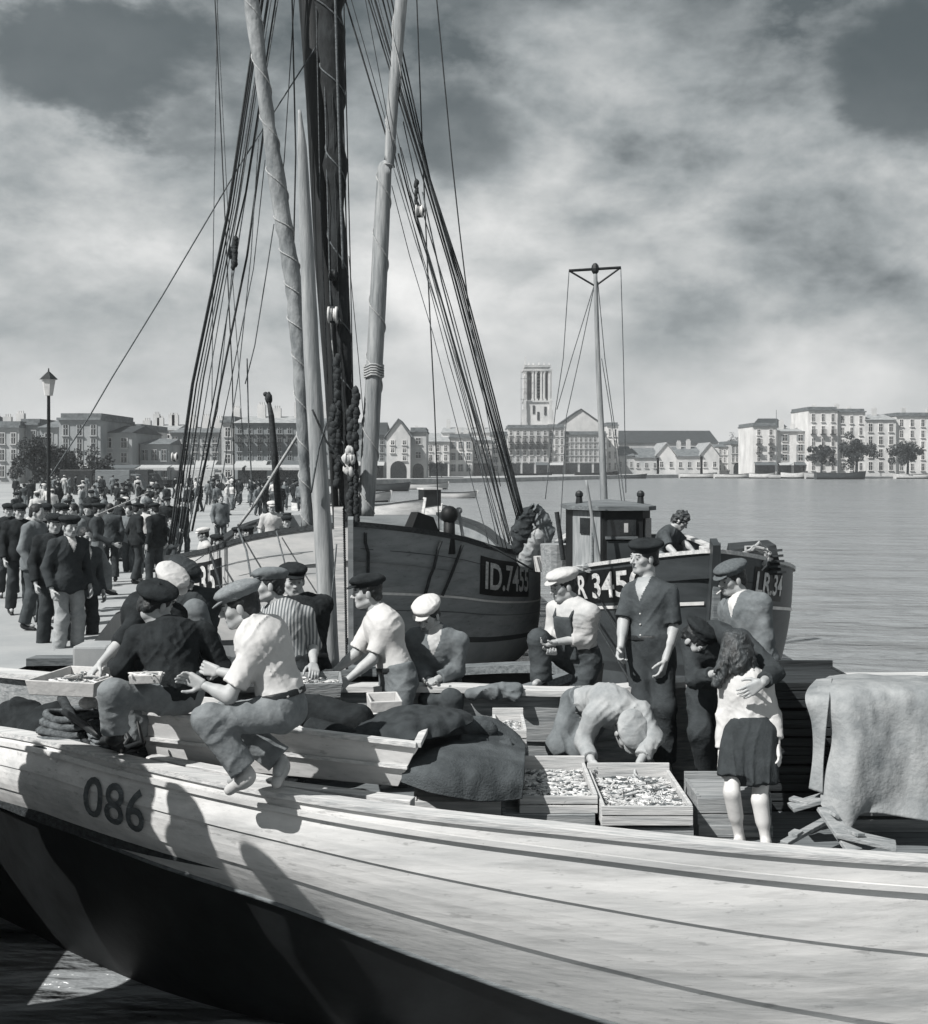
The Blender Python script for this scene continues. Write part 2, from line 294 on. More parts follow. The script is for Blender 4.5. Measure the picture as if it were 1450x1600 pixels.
def sdf_mesh(prims, h, fold=0, freq=10, gcut=None, seed=0, aniso=None, fine=0):
    lo = np.full(3, 1e9); hi = -lo
    for p in prims:
        if p[-1]: continue
        if p[0] == 'c': r = max(p[3], p[4]); q = np.array([p[1], p[2]])
        else: r = p[3].max(); q = p[1][None]
        lo = np.minimum(lo, q.min(0)-r); hi = np.maximum(hi, q.max(0)+r)
    lo -= .02+2*h; hi += .02+2*h
    n = np.ceil((hi-lo)/h).astype(int)+1
    ax = [lo[i]+h*np.arange(n[i]) for i in range(3)]
    D = np.full(tuple(n), .12, dtype=np.float32)
    for p in prims:
        if p[0] == 'c': r = max(p[3], p[4]); a = np.minimum(p[1], p[2])-r; b = np.maximum(p[1], p[2])+r
        else: r = p[3].max(); a = p[1]-r; b = p[1]+r
        mg = .03+p[-3]
        i0 = np.clip(((a-mg-lo)/h).astype(int), 0, n-1); i1 = np.clip(((b+mg-lo)/h).astype(int)+2, 1, n)
        if np.any(i1 <= i0): continue
        X = ax[0][i0[0]:i1[0], None, None]; Y = ax[1][None, i0[1]:i1[1], None]; Z = ax[2][None, None, i0[2]:i1[2]]
        if p[0] == 'c':
            A, B = p[1], p[2]; d = B-A; L2 = max(d.dot(d), 1e-9)
            px, py, pz = X-A[0], Y-A[1], Z-A[2]
            t = np.clip((px*d[0]+py*d[1]+pz*d[2])/L2, 0, 1)
            q = np.sqrt((px-t*d[0])**2+(py-t*d[1])**2+(pz-t*d[2])**2)-(p[3]+(p[4]-p[3])*t)
        else:
            c, Mx, rr = p[1], p[2], p[3]; px, py, pz = X-c[0], Y-c[1], Z-c[2]
            u = [(Mx[j, 0]*px+Mx[j, 1]*py+Mx[j, 2]*pz)/rr[j] for j in range(3)]
            k0 = np.sqrt(u[0]**2+u[1]**2+u[2]**2)+1e-6
            k1 = np.sqrt((u[0]/rr[0])**2+(u[1]/rr[1])**2+(u[2]/rr[2])**2)+1e-6
            q = k0*(k0-1)/k1
        cut = p[-2]
        if cut is not None:
            for cp, cn in (cut if isinstance(cut, list) else [cut]):
                q = np.maximum(q, (X-cp[0])*cn[0]+(Y-cp[1])*cn[1]+(Z-cp[2])*cn[2])
        S = D[i0[0]:i1[0], i0[1]:i1[1], i0[2]:i1[2]]; k = max(p[-3], 1e-4)
        if p[-1]:
            q = -q; hh = np.clip(.5+.5*(q-S)/k, 0, 1); S[...] = S+(q-S)*hh+k*hh*(1-hh)
        else:
            hh = np.clip(.5+.5*(S-q)/k, 0, 1); S[...] = S+(q-S)*hh-k*hh*(1-hh)
    if fold:
        idx = np.nonzero(np.abs(D) < fold*2+h*2)
        pt = np.stack([ax[j][idx[j]] for j in range(3)], 1)+seed*3.7
        s = np.array(aniso if aniso is not None else (1, 1, 1)); w = vnoise(pt*freq*.45+5)[:, None]; dsp = 0
        for ang, ax_, am, fq in ((.7, (0, 1), .9, 1.0), (-.9, (0, 2), .8, 1.25), (.25, (1, 2), .5, 2.1)):
            q = pt*s; c_, s_ = math.cos(ang), math.sin(ang); q2 = q.copy(); q2[:, 2] = q[:, 2]*c_-q[:, ax_[0]]*s_; q2[:, ax_[0]] = q[:, ax_[0]]*c_+q[:, 2]*s_
            r_ = 1-np.abs(2*vnoise(q2*freq*fq*np.array([.33, .33, 1.5])+w*1.1+ang*7)-1); m_ = np.clip(vnoise(pt*freq*.35+ang*11)*2-.45, 0, 1)
            dsp = dsp+am*m_*.68*(r_**2.6-.25)
        D[idx] -= (fold*1.9*dsp).astype(np.float32)
    if gcut is not None:
        X, Y, Z = ax[0][:, None, None], ax[1][None, :, None], ax[2][None, None, :]
        for cp, cn in gcut: D = np.maximum(D, (X-cp[0])*cn[0]+(Y-cp[1])*cn[1]+(Z-cp[2])*cn[2])
    D = D.astype(np.float32); ins = D < 0
    c = [ins[i:n[0]-1+i, j:n[1]-1+j, k:n[2]-1+k] for i in (0, 1) for j in (0, 1) for k in (0, 1)]
    s = sum(q.astype(np.int8) for q in c); mix = (s > 0) & (s < 8)
    cells = np.argwhere(mix); ids = np.full(mix.shape, -1, dtype=np.int64); ids[mix] = np.arange(len(cells))
    acc = np.zeros((len(cells), 3)); cnt = np.zeros(len(cells))
    cor = [(i, j, k) for i in (0, 1) for j in (0, 1) for k in (0, 1)]
    val = {q: D[cells[:, 0]+q[0], cells[:, 1]+q[1], cells[:, 2]+q[2]] for q in cor}
    for a in cor:
        for d in range(3):
            if a[d]: continue
            b = list(a); b[d] = 1; b = tuple(b); va, vb = val[a], val[b]; m = (va < 0) != (vb < 0)
            t = np.where(m, va/np.where(m, va-vb, 1), 0)
            for j in range(3): acc[:, j] += np.where(m, a[j]+(t if j == d else 0), 0)
            cnt += m
    verts = lo+h*(cells+acc/np.maximum(cnt, 1)[:, None])
    F = []
    for d in range(3):
        u, w = (d+1) % 3, (d+2) % 3
        sl = [slice(None)]*3; sl2 = [slice(None)]*3; sl[d] = slice(0, -1); sl2[d] = slice(1, None)
        A, B = ins[tuple(sl)], ins[tuple(sl2)]; ch = A != B
        for q in (u, w):
            e0 = [slice(None)]*3; e0[q] = 0; ch[tuple(e0)] = False; e0[q] = -1; ch[tuple(e0)] = False
        e = np.argwhere(ch); fl = A[ch]
        def cid(du, dw):
            x = e.copy(); x[:, u] -= du; x[:, w] -= dw; return ids[x[:, 0], x[:, 1], x[:, 2]]
        q = np.stack([cid(1, 1), cid(0, 1), cid(0, 0), cid(1, 0)], 1)
        q[~fl] = q[~fl][:, ::-1]; F.append(q)
    return verts, np.concatenate(F)
def merge(ms):
    vs, fs, o = [], [], 0
    for v, f in ms: vs.append(v); fs.append(f+o); o += len(v)
    return np.concatenate(vs), np.concatenate(fs)
def nv(a):
    a = np.array(a, float); return a/max(np.linalg.norm(a), 1e-9)
WARN = []
def solve(p, spec, L, who=''):
    """3D point on the sight line of photo pixel (px, py), a bone's length L from p; s<0 nearer, s>0 farther"""
    if len(spec) == 4: return np.array(spec[:3], float)
    px, py, s = spec; r = np.array([(px-725)/FX, 1, -(py-725)/FX]); o = np.array([0, 0, CH]); q = o-p
    a = r.dot(r); b = 2*r.dot(q); c = q.dot(q)-L*L; disc = b*b-4*a*c
    if disc <= 0:
        Y = -b/(2*a); res = o+r*Y; k = np.linalg.norm(res-p)/L
        if k > 1.12: WARN.append('%s bone x%.2f' % (who, k))
        return res
    d1, d2 = (-b-disc**.5)/(2*a), (-b+disc**.5)/(2*a)
    if abs(s) < 1: Y = (d1+d2)/2+(d2-d1)/2*s; return o+r*Y
    return o+r*(d1 if s < 0 else d2)
def yawv(a): return np.array([math.sin(R(a)), -math.cos(R(a)), 0])
def hand(W_, D_, T_, right, curl=.5, s=1.0, spread=.1, gr=None):
    D_ = nv(D_); T_ = np.array(T_, float); T_ = nv(T_-D_*T_.dot(D_)); N = np.cross(T_, D_) if right else np.cross(D_, T_)
    s *= .95; pr = []
    K = W_+D_*.088*s
    for j, (o, ln) in enumerate([(.030, .074), (.010, .084), (-.010, .078), (-.029, .062)]):
        b = K+T_*o*s-N*.001; m0 = W_+T_*o*.55*s+D_*.012*s
        pr.append(cap_(m0, b, .0165*s, .0135*s, .010))
        d = nv(D_+T_*(o*spread*8)); p = b; ang = 0; c = curl*(1+.12*(j-1.5))
        for q, (fr, rr) in enumerate([(.46, .0098), (.3, .0090), (.24, .0078)]):
            ang += c*(1.15 if q else .8)
            dd = d*math.cos(ang)+N*math.sin(ang); e = p+dd*ln*fr*s
            pr.append(cap_(p, e, rr*s, (rr-.0008)*s, .003)); p = e
    t0 = W_+D_*.022*s+T_*.022*s; t1 = t0+nv(D_*.62+T_*.72+N*.35)*.042*s; t2 = t1+nv(D_*.8+T_*.35+N*(.3+curl*.5))*.032*s; t3 = t2+nv(D_*.85+T_*.05+N*(.3+curl*.7))*.026*s
    pr += [cap_(W_+D_*.01, t0, .016*s, .015*s, .01), cap_(t0, t1, .0145*s, .0115*s, .008), cap_(t1, t2, .0108*s, .0098*s, .004), cap_(t2, t3, .0095*s, .0078*s, .004)]
    return pr
def person(name_label, cat='person', group=None, pel=None, neck=None, head=None, hd=(0, 0, 0), cy=0, py=None, aL=None, aR=None, lL=None, lR=None,
           s=1.0, top='cream', bottom='denim', sleeve=.9, hat=None, hatm='tweed', hair='hair', hl=0, skin='skin', shoe='leather', belt=True, bare=False,
           shL=None, shR=None, hL={}, hR={}, jacket=0, jm=None, extra=None, female=False, res=1.0, fold=.0068, hatt=(0, 0, 0), collar=True, legs=True, curve=0, skirt=None, loc=None, fat=1.0, vneck=None, bib=None, tuck=True, cuff=.97):
    who = name_label[:24]
    root = thing('person', name_label, cat, group=group)
    PEL = np.array(P(*pel)) if len(pel) == 3 else np.array(pel[:3], float)
    NK = solve(PEL, neck, .47*s, who+' spine'); HD = solve(NK, head, .165*s, who+' neck')
    U = nv(NK-PEL); f = yawv(cy); f = nv(f-U*f.dot(U)); Lt = np.cross(U, f)
    py = cy if py is None else py
    Up = nv(U*.55+np.array([0, 0, .45])); fp = yawv(py); fp = nv(fp-Up*fp.dot(Up)); Lp = np.cross(Up, fp)
    SL = solve(NK, shL, .175*s, who+' shL') if shL else NK-U*.045*s+Lt*.168*s
    SR = solve(NK, shR, .175*s, who+' shR') if shR else NK-U*.045*s-Lt*.168*s
    arms = []
    for S_, a, sg in ((SL, aL, 'L'), (SR, aR, 'R')):
        E = solve(S_, a[0], .285*s, who+' uparm'+sg); Wr = solve(E, a[1], .25*s, who+' forearm'+sg); arms.append((S_, E, Wr))
    HL, HR = PEL+Lp*.092*s-Up*.02*s, PEL-Lp*.092*s-Up*.02*s
    lg = []
    for H_, a, sg in ((HL, lL, 'L'), (HR, lR, 'R')):
        if a is None: continue
        K = solve(H_, a[0], .42*s, who+' thigh'+sg); A = solve(K, a[1], .40*s, who+' shin'+sg)
        if len(a) > 2: ft = nv(np.array(P(*a[2]))-A) if len(a[2]) == 3 else nv(np.array(a[2][:3]))
        else: ft = nv(fp*np.array([1, 1, 0])+np.array([0, 0, -.25]))
        lg.append((H_, K, A, ft))
    yaw, pitch, roll = hd
    hf0 = yawv(yaw); hu = np.array([0, 0, 1.]); hl_ = np.cross(hu, hf0)
    hf = hf0*math.cos(R(pitch))-hu*math.sin(R(pitch)); hu2 = nv(np.cross(hf, hl_)); hl2 = nv(hl_*math.cos(R(roll))+hu2*math.sin(R(roll))); hu2 = nv(np.cross(hf, hl2))
    if hu2[2] < 0 and abs(pitch) < 89: hu2 = -hu2; hl2 = -hl2
    AX = [hl2, hf, hu2]; hs = s*1.0
    def H(x, y, zz): return HD+(hl2*x+hf*y+hu2*zz)*hs
    mid = PEL+(NK-PEL)*.5-f*curve
    def torso(g, k=.05):
        w = (.92 if female else 1)*fat
        return [ell_(PEL-Up*.0, [Lp, fp, Up], np.array([.146*w+g, .104*w+g, .13+g])*s, k), ell_(PEL+(mid-PEL)*.55, [Lt, f, U], np.array([.130*w+g, .098*w+g, .14+g])*s, k),
                ell_(mid+(NK-mid)*.42, [Lt, f, U], np.array([.150*w+g, .106*w+g, .17+g])*s, k), ell_(NK-U*.10*s-f*.005, [Lt, f, U], np.array([.155*w+g, .098+g, .105+g])*s, k),
                cap_(SL, NK-U*.02*s, (.052+g)*s, (.055+g)*s, .04), cap_(SR, NK-U*.02*s, (.052+g)*s, (.055+g)*s, .04)]
    # ---- skin: one continuous body
    h = .0105*res
    body = torso(-.012)
    for S_, E, Wr in arms:
        body += [cap_(S_, E, .046*s, .037*s, .03), cap_(E, Wr+(Wr-E)*.03, .038*s, .0255*s, .015), cap_(E, E+(Wr-E)*.45, .038*s, .036*s, .02)]
    for H_, K, A, ft in lg:
        body += [cap_(H_, K, .075*s, .052*s, .03), cap_(K, A, .050*s, .034*s, .02), cap_(K+(A-K)*.08, K+(A-K)*.5, .050*s, .046*s, .03), cap_(A, A+ft*.13*s, .034*s, .026*s, .02)]
    body += [cap_(NK-U*.03, H(0, -.02, -.06), .062*s, .052*s, .04)]
    ms = [sdf_mesh(body, h)]
    hp = [ell_(H(0, -.012, .032), AX, np.array([.075, .094, .085])*hs, .02), ell_(H(0, .026, -.035), AX, np.array([.057, .062, .074])*hs, .03),
          cap_(H(-.012, .062, -.088), H(.012, .062, -.088), .020*hs, k=.02), cap_(H(-.05, .0, -.062), H(-.02, .055, -.085), .017*hs, k=.02), cap_(H(.05, .0, -.062), H(.02, .055, -.085), .017*hs, k=.02),
          cap_(H(-.036, .074, .022), H(.036, .074, .022), .014*hs, k=.012), cap_(H(0, .084, .012), H(0, .108, -.024), .0075*hs, .0115*hs, .009),
          cap_(H(-.010, .096, -.028), H(.010, .096, -.028), .0075*hs, k=.006),
          ell_(H(-.042, .055, -.018), AX, np.array([.020]*3)*hs, .02), ell_(H(.042, .055, -.018), AX, np.array([.020]*3)*hs, .02),
          ell_(H(-.032, .096, .002), AX, np.array([.016, .014, .011])*hs, .008, sub=True), ell_(H(.032, .096, .002), AX, np.array([.016, .014, .011])*hs, .008, sub=True),
          ell_(H(-.032, .076, .002), AX, np.array([.0125]*3)*hs, .003), ell_(H(.032, .076, .002), AX, np.array([.0125]*3)*hs, .003),
          cap_(H(-.018, .083, -.053), H(.018, .083, -.053), .0058*hs, k=.004), cap_(H(-.016, .081, -.064), H(.016, .081, -.064), .0065*hs, k=.004),
          ell_(H(-.079, -.004, -.008), AX, np.array([.010, .019, .031])*hs, .006), ell_(H(.079, -.004, -.008), AX, np.array([.010, .019, .031])*hs, .006),
          cap_(H(0, -.03, -.055), NK+(HD-NK)*.1, .052*s, .056*s, .03)]
    hv, hfc = sdf_mesh(hp, .0045*res)
    ms.append((hv, hfc)); nb = len(ms[0][1])
    cen = (hv[hfc].mean(1)-HD)/hs; lc = np.stack([cen@hl2, cen@hf, cen@hu2], 1)
    mi = np.zeros(nb+len(hfc), int); m = np.zeros(len(hfc), int)
    m[(np.abs(np.abs(lc[:, 0])-.032) < .009) & (np.abs(lc[:, 2]-.002) < .004) & (lc[:, 1] > .07)] = 1
    m[(np.abs(np.abs(lc[:, 0])-.036) < .014) & (np.abs(lc[:, 2]-.029) < .0032) & (lc[:, 1] > .07)] = 1
    m[(np.abs(lc[:, 0]) < .021) & (np.abs(lc[:, 2]+.0585) < .006) & (lc[:, 1] > .07)] = 2
    mi[nb:] = m
    for (S_, E, Wr), hh, rt in ((arms[0], hL, False), (arms[1], hR, True)):
        d = hh.get('d'); d = np.array(d, float) if d is not None else (Wr-E)
        t = hh.get('t', None); t = np.array(t, float) if t is not None else f
        if abs(nv(t).dot(nv(d))) > .95: t = Up+.3*Lt
        hm = hand(Wr+nv(Wr-E)*.012, d, t, rt, hh.get('c', .45), s, hh.get('sp', .1))
        ms.append(sdf_mesh(hm, .0042*res if res < 1.5 else .012))
        mi = np.concatenate([mi, np.zeros(len(ms[-1][1]), int)])
    if bare:
        for H_, K, A, ft in lg:
            lf = np.cross([0, 0, 1], ft); lf = nv(lf); pr = [cap_(A, A+ft*.06*s, .034*s, .032*s, .02), ell_(A-ft*.03*s+np.array([0, 0, -.025]), np.eye(3), np.array([.032]*3)*s, .02), cap_(A+ft*.05*s-np.array([0, 0, .02]), A+ft*.15*s-np.array([0, 0, .02]), .035*s, .030*s, .03)]
            for q in range(5):
                o = (q-2)*.0155; b0 = A+ft*(.155-abs(q-1.5)*.008)*s+lf*o*s-np.array([0, 0, .028]); pr.append(cap_(b0, b0+ft*.03*s, .0115*s, .009*s, .004))
            ms.append(sdf_mesh(pr, .005*res)); mi = np.concatenate([mi, np.zeros(len(ms[-1][1]), int)])
    v, fc = merge(ms); bo = link('body', npmesh('body', v, fc, mi=mi), [M[skin], M['eye'], M['lip']], root)
    # ---- top
    g = .013 if not jacket else .022
    tp = torso(g, .08)
    tc_ = [(PEL+Up*.085*s, -Up)] if (tuck and not jacket) else ([(PEL-Up*.05*s, -Up)] if not jacket else None)
    if tc_: tp = [q[:-2]+(tc_, q[-1]) for q in tp]
    for S_, E, Wr in arms:
        if sleeve > 0:
            if sleeve <= 1:
                e = S_+(E-S_)*sleeve; n_ = nv(E-S_); w = .066 if sleeve < .9 else .058
                tp.append(cap_(S_, S_+(E-S_)*(sleeve+.1), (.060+g*.4)*s, w*s, .03, cut=(e, n_)))
            else:
                q = sleeve-1; e = E+(Wr-E)*q; n_ = nv(Wr-E)
                tp += [cap_(S_, E, (.060+g*.4)*s, (.050+g*.4)*s, .03), cap_(E, E+(Wr-E)*(q+.08), (.050+g*.4)*s, (.043+g*.3)*s, .03, cut=(e, n_))]
    if collar and not female:
        tp.append(cap_(NK-U*.015*s, NK+nv(HD-NK)*.045*s, (.071)*s, .066*s, .015, cut=(NK+nv(HD-NK)*.03*s+f*.0, nv(nv(HD-NK)+f*.45))))
    if jacket:
        for H_, K, A, ft in lg: tp.append(cap_(H_, H_+(K-H_)*jacket, (.115)*s, .12*s, .07, cut=(H_+(K-H_)*jacket, nv(K-H_))))
        if not lg: pass
    tv = sdf_mesh(tp, .0085*res, fold=fold*(1.2 if not jacket else 1.0), freq=15, seed=len(who), aniso=(1.2, 1.2, .8))
    tmi = None
    if vneck:
        q = tv[0][tv[1]].mean(1)-NK; x_, z_, y_ = np.abs(q@Lt)/s, -(q@U)/s, q@f
        tmi = ((y_ > 0) & (z_ < .12) & (x_ < .048*(1-np.clip(z_, 0, 1)/.12))).astype(int)
    link('jacket' if jacket else 'shirt', npmesh('top', *tv, mi=tmi), [M[jm or top]]+([M[vneck]] if vneck else []), root)
    # ---- trousers / skirt
    if skirt:
        ws = PEL+Up*.10*s; hem = PEL-Up*.33*s+np.array([.0, 0, 0])
        sk = [cap_(H_, H_+(K-H_)*.8, .105*s, .112*s, .09, cut=(H_+(K-H_)*.74, nv(nv(K-H_)+nv(hem-ws)))) for H_, K, A, ft in lg]+[ell_(PEL+Up*.02*s, [Lp, fp, Up], np.array([.138, .115, .13])*s, .05), cap_(ws-Up*.03, hem+nv(hem-ws)*.1, .098*s, .130*s, .06, cut=(hem, nv(hem-ws)))]
        link('skirt', npmesh('skirt', *sdf_mesh(sk, .008*res, fold=.009, freq=12, gcut=[(ws, Up)], aniso=(1.6, 1.6, .25))), M[skirt], root)
    elif lg:
        wc = (PEL+Up*.105*s, Up); tr = [ell_(PEL, [Lp, fp, Up], np.array([.148*fat, .114*fat, .13])*s, .05, cut=wc), ell_(PEL+Up*.07*s, [Lt, f, U], np.array([.158*fat, .118*fat, .08])*s, .04, cut=wc)]
        for H_, K, A, ft in lg:
            sh = nv(A-K); cu = K+(A-K)*cuff
            tr += [cap_(H_, K, .090*s, .070*s, .05), cap_(K, cu+sh*.05, .077*s, .074*s, .04, cut=(cu, sh))]
        link('trousers', npmesh('trousers', *sdf_mesh(tr, .0085*res, fold=fold*1.35, freq=10, seed=2+len(who) % 5, aniso=(1.1, 1.1, .9))), M[bottom], root)
        if belt and not jacket:
            bt = torso(g+.007, .08)
            link('belt', npmesh('belt', *sdf_mesh(bt, .007*res, gcut=[(PEL+Up*.098*s, Up), (PEL+Up*.062*s, -Up)])), M['leather'], root)
    if not bare and lg:
        for H_, K, A, ft in lg:
            d = np.array([0, 0, 1.]); pr = [cap_(A+d*.01, A-d*.035, .034*s, .036*s, .02), cap_(A-d*.035, A+ft*.15*s-d*.045, .039*s, .029*s, .02), cap_(A-ft*.02-d*.03, A+ft*.03-d*.04, .042*s, .04*s, .02)]
            link('shoe', npmesh('shoe', *sdf_mesh(pr, .008*res)), M[shoe], root)
    # ---- hair and hats
    if hair:
        fr = hf*.75-hu2*.15
        hr = [ell_(H(0, -.020, .040), AX, np.array([.083, .094, .090])*hs, .02, cut=(H(0, .052 if hat else .062, .0), nv(hf*.9-hu2*.42))), cap_(H(-.03, -.07, -.03), H(.03, -.07, -.03), .035*hs, k=.03)]
        if hl: hr += hl(H, AX, hs)
        link('hair', npmesh('hair', *sdf_mesh(hr, .006*res, fold=.006 if not hl else .02, freq=38 if not hl else 22)), M['hair_long' if hl else hair], root)
    if hat:
        q = Matrix.Rotation(R(hatt[0]), 3, V(hl2)) @ Matrix.Rotation(R(hatt[1]), 3, V(hf)); hx, hy, hz_ = [np.array(q @ V(a)) for a in AX]
        O = H(0, -.01, .06)
        def C(x, y, zz): return O+(hx*x+hy*y+hz_*zz)*hs
        A3 = [hx, hy, hz_]
        if hat == 'flat':
            ho = [ell_(C(0, -.014, .030), A3, np.array([.104, .118, .046])*hs, .02), ell_(C(0, .045, .026), A3, np.array([.088, .085, .030])*hs, .03), ell_(C(0, -.002, -.004), A3, np.array([.083, .099, .032])*hs, .02)]
            br = [ell_(C(0, .098, -.004), [hx, nv(hy-hz_*.32), nv(hz_+hy*.32)], np.array([.070, .058, .0085])*hs, .01)]
        elif hat == 'beret':
            ho = [ell_(C(.0, -.012, .038), A3, np.array([.122, .130, .040])*hs, .02), ell_(C(0, -.0, -.0), A3, np.array([.082, .098, .036])*hs, .03), cap_(C(0, -.01, .06), C(0, -.01, .09), .005*hs, k=.005)]; br = None
        else:   # brimmed hat
            ho = [ell_(C(0, -.01, .045), A3, np.array([.085, .10, .065])*hs, .02), ell_(C(0, -.01, .0), A3, np.array([.14, .16, .010])*hs, .01)]; br = None
        hv_ = sdf_mesh(ho, .006*res, fold=.0045, freq=20, seed=len(who))
        if br: hv_ = merge([hv_, sdf_mesh(br, .0045*res)])
        link('cap' if hat == 'flat' else hat, npmesh('cap', *hv_), M[hatm], root)
    if bib:
        bb = torso(g+.022, .08)
        gcs = [(PEL+Up*.02*s, -Up), (NK-U*.05*s, U), (NK+Lt*.085*s, Lt), (NK-Lt*.085*s, -Lt), (NK-f*.02, -f)]
        link('bib', npmesh('bib', *sdf_mesh(bb, .0085, fold=.004, freq=10, gcut=gcs)), M[bib], root)
        for sg in (1, -1):
            mb = MB(); a = NK-U*.06*s+f*(.120+g)*s+Lt*.075*sg*s
            pts = [V(a), V(NK+Lt*.085*sg*s+U*.02*s+f*.05*s), V(NK+Lt*.08*sg*s+U*.022*s-f*.04*s), V(NK-U*.14*s-f*(.118+g)*s+Lt*.05*sg*s)]
            mb.tube(pts, .013, 6); mb.build('strap', M[bib], root, smooth=True)
    root['_f'] = 0; del root['_f']
    base = V(PEL); zmin = min([l_[2][2] for l_ in lg] or [PEL[2]])
    loc_ = V((base.x, base.y, zmin))
    root.location = loc_
    for ch in root.children: ch.matrix_parent_inverse = Matrix.Translation(-loc_)
    return root, dict(PEL=PEL, NK=NK, HD=HD, arms=arms, lg=lg, H=H, U=U, f=f, Lt=Lt, hf=hf, hu=hu2, hl=hl2, Up=Up)
# ------------------------------------------------------------------ setting: water, quays
wm = bpy.data.materials.new('harbour_water'); wm.use_nodes = True; t_ = wm.node_tree; b_ = t_.nodes['Principled BSDF']
b_.inputs['Base Color'].default_value = (.19, .20, .205, 1); b_.inputs['Roughness'].default_value = .22; b_.inputs['IOR'].default_value = 1.33
c_ = t_.nodes.new('ShaderNodeTexCoord'); prev = None
for sc_, st_, dist in ((.6, (.3, 1, 1), 1.6), (2.8, (.45, 1, 1), .24), (.09, (.6, 1, 1), 1.6)):
    m_ = t_.nodes.new('ShaderNodeMapping'); m_.inputs['Scale'].default_value = st_; m_.inputs['Rotation'].default_value = (0, 0, R(12)); t_.links.new(c_.outputs['Object'], m_.inputs[0])
    n_ = t_.nodes.new('ShaderNodeTexNoise'); n_.inputs['Scale'].default_value = sc_; n_.inputs['Detail'].default_value = 5; t_.links.new(m_.outputs[0], n_.inputs['Vector'])
    q_ = t_.nodes.new('ShaderNodeBump'); q_.inputs['Distance'].default_value = dist; q_.inputs['Strength'].default_value = .9; t_.links.new(n_.outputs['Fac'], q_.inputs['Height'])
    if prev: t_.links.new(prev.outputs[0], q_.inputs['Normal'])
    prev = q_
t_.links.new(prev.outputs[0], b_.inputs['Normal'])
mb = MB(); mb.grid(lambda u, v: ((u-.5)*6000, -60+v*v*6000, 0), 12, 12); tag(mb.build('water', wm), kind='structure')
def qz(y): return 1.5 if y < 6.15 else 1.25 if y < 13 else (.8 if y > 26 else lerp(1.25, .8, (y-13)/13))
EDGE = [(-2.38, -8), (-2.38, 5.45), (-3.7, 6.2), (-3.9, 11), (-5.3, 17), (-6.1, 26), (-8.6, 60), (-13.5, 120), (-18, 160), (-14, 190), (10, 215), (38, 262), (70, 292), (300, 300)]
mb = MB()
near = [p for p in EDGE if p[1] <= 160]
for i in range(len(near)-1):
    (x0, y0), (x1, y1) = near[i], near[i+1]; k = 3
    for j in range(k):
        a, b = j/k, (j+1)/k; xa, ya, xb, yb = lerp(x0, x1, a), lerp(y0, y1, a), lerp(x0, x1, b), lerp(y0, y1, b)
        mb.add([(-300, ya, qz(ya)), (xa, ya, qz(ya)), (xb, yb, qz(yb)), (-300, yb, qz(yb))], [(0, 1, 2, 3)])
        mb.add([(xa, ya, -1), (xb, yb, -1), (xb, yb, qz(yb)), (xa, ya, qz(ya))], [(0, 1, 2, 3)])
        mb.add([(xa-.35, ya, qz(ya)+.03), (xa+.02, ya, qz(ya)+.03), (xb+.02, yb, qz(yb)+.03), (xb-.35, yb, qz(yb)+.03)], [(0, 1, 2, 3)])
tag(mb.build('quay', M['paving']), kind='structure')
mb = MB(); far = [p for p in EDGE if p[1] >= 160]
for i in range(len(far)-1):
    (x0, y0), (x1, y1) = far[i], far[i+1]
    mb.add([(x0, y0, .8), (x1, y1, .8), (x1, 3000, .8), (x0, 3000, .8)], [(0, 1, 2, 3)])
    mb.add([(x0, y0, -1), (x1, y1, -1), (x1, y1, .8), (x0, y0, .8)], [(0, 1, 2, 3)])
mb.add([(-900, 160, .79), (-18, 160, .79), (-18, 3000, .79), (-900, 3000, .79)], [(0, 1, 2, 3)])
tag(mb.build('far_quay', M['quay']), kind='structure')
# ------------------------------------------------------------------ buildings
def window(par, cx, y, cz, w, h, shut=None, arch=False, bal=False):
    mb = MB(); mb.box((cx, y-.05, cz), (w+.3, .1, h+.3)); mb.mi = 1; mb.box((cx, y-.07, cz), (w, .1, h)); mb.mi = 0
    mb.box((cx, y-.12, cz), (.07, .05, h)); mb.box((cx, y-.12, cz+h*.12), (w, .05, .07))
    mb.box((cx, y-.16, cz-h/2-.12), (w+.5, .3, .12))
    if shut:
        mb.mi = 2
        for s in (-1, 1): mb.box((cx+s*(w*.5+w*.24), y-.11, cz), (w*.46, .07, h))
    o = mb.build('window', [par['_st'], M['glass'], M[shut or 'shutter']], par['_o'])
    if bal:
        mb = MB(); mb.box((cx, y-.55, cz-h/2-.1), (w*2.2, 1.0, .12))
        for k in range(9): mb.box((cx-w*1.05+k*w*2.1/8, y-1.0, cz-h/2+.45), (.05, .05, 1.0))
        mb.box((cx, y-1.0, cz-h/2+.95), (w*2.2, .08, .08)); mb.build('balcony', M['iron'], par['_o'])
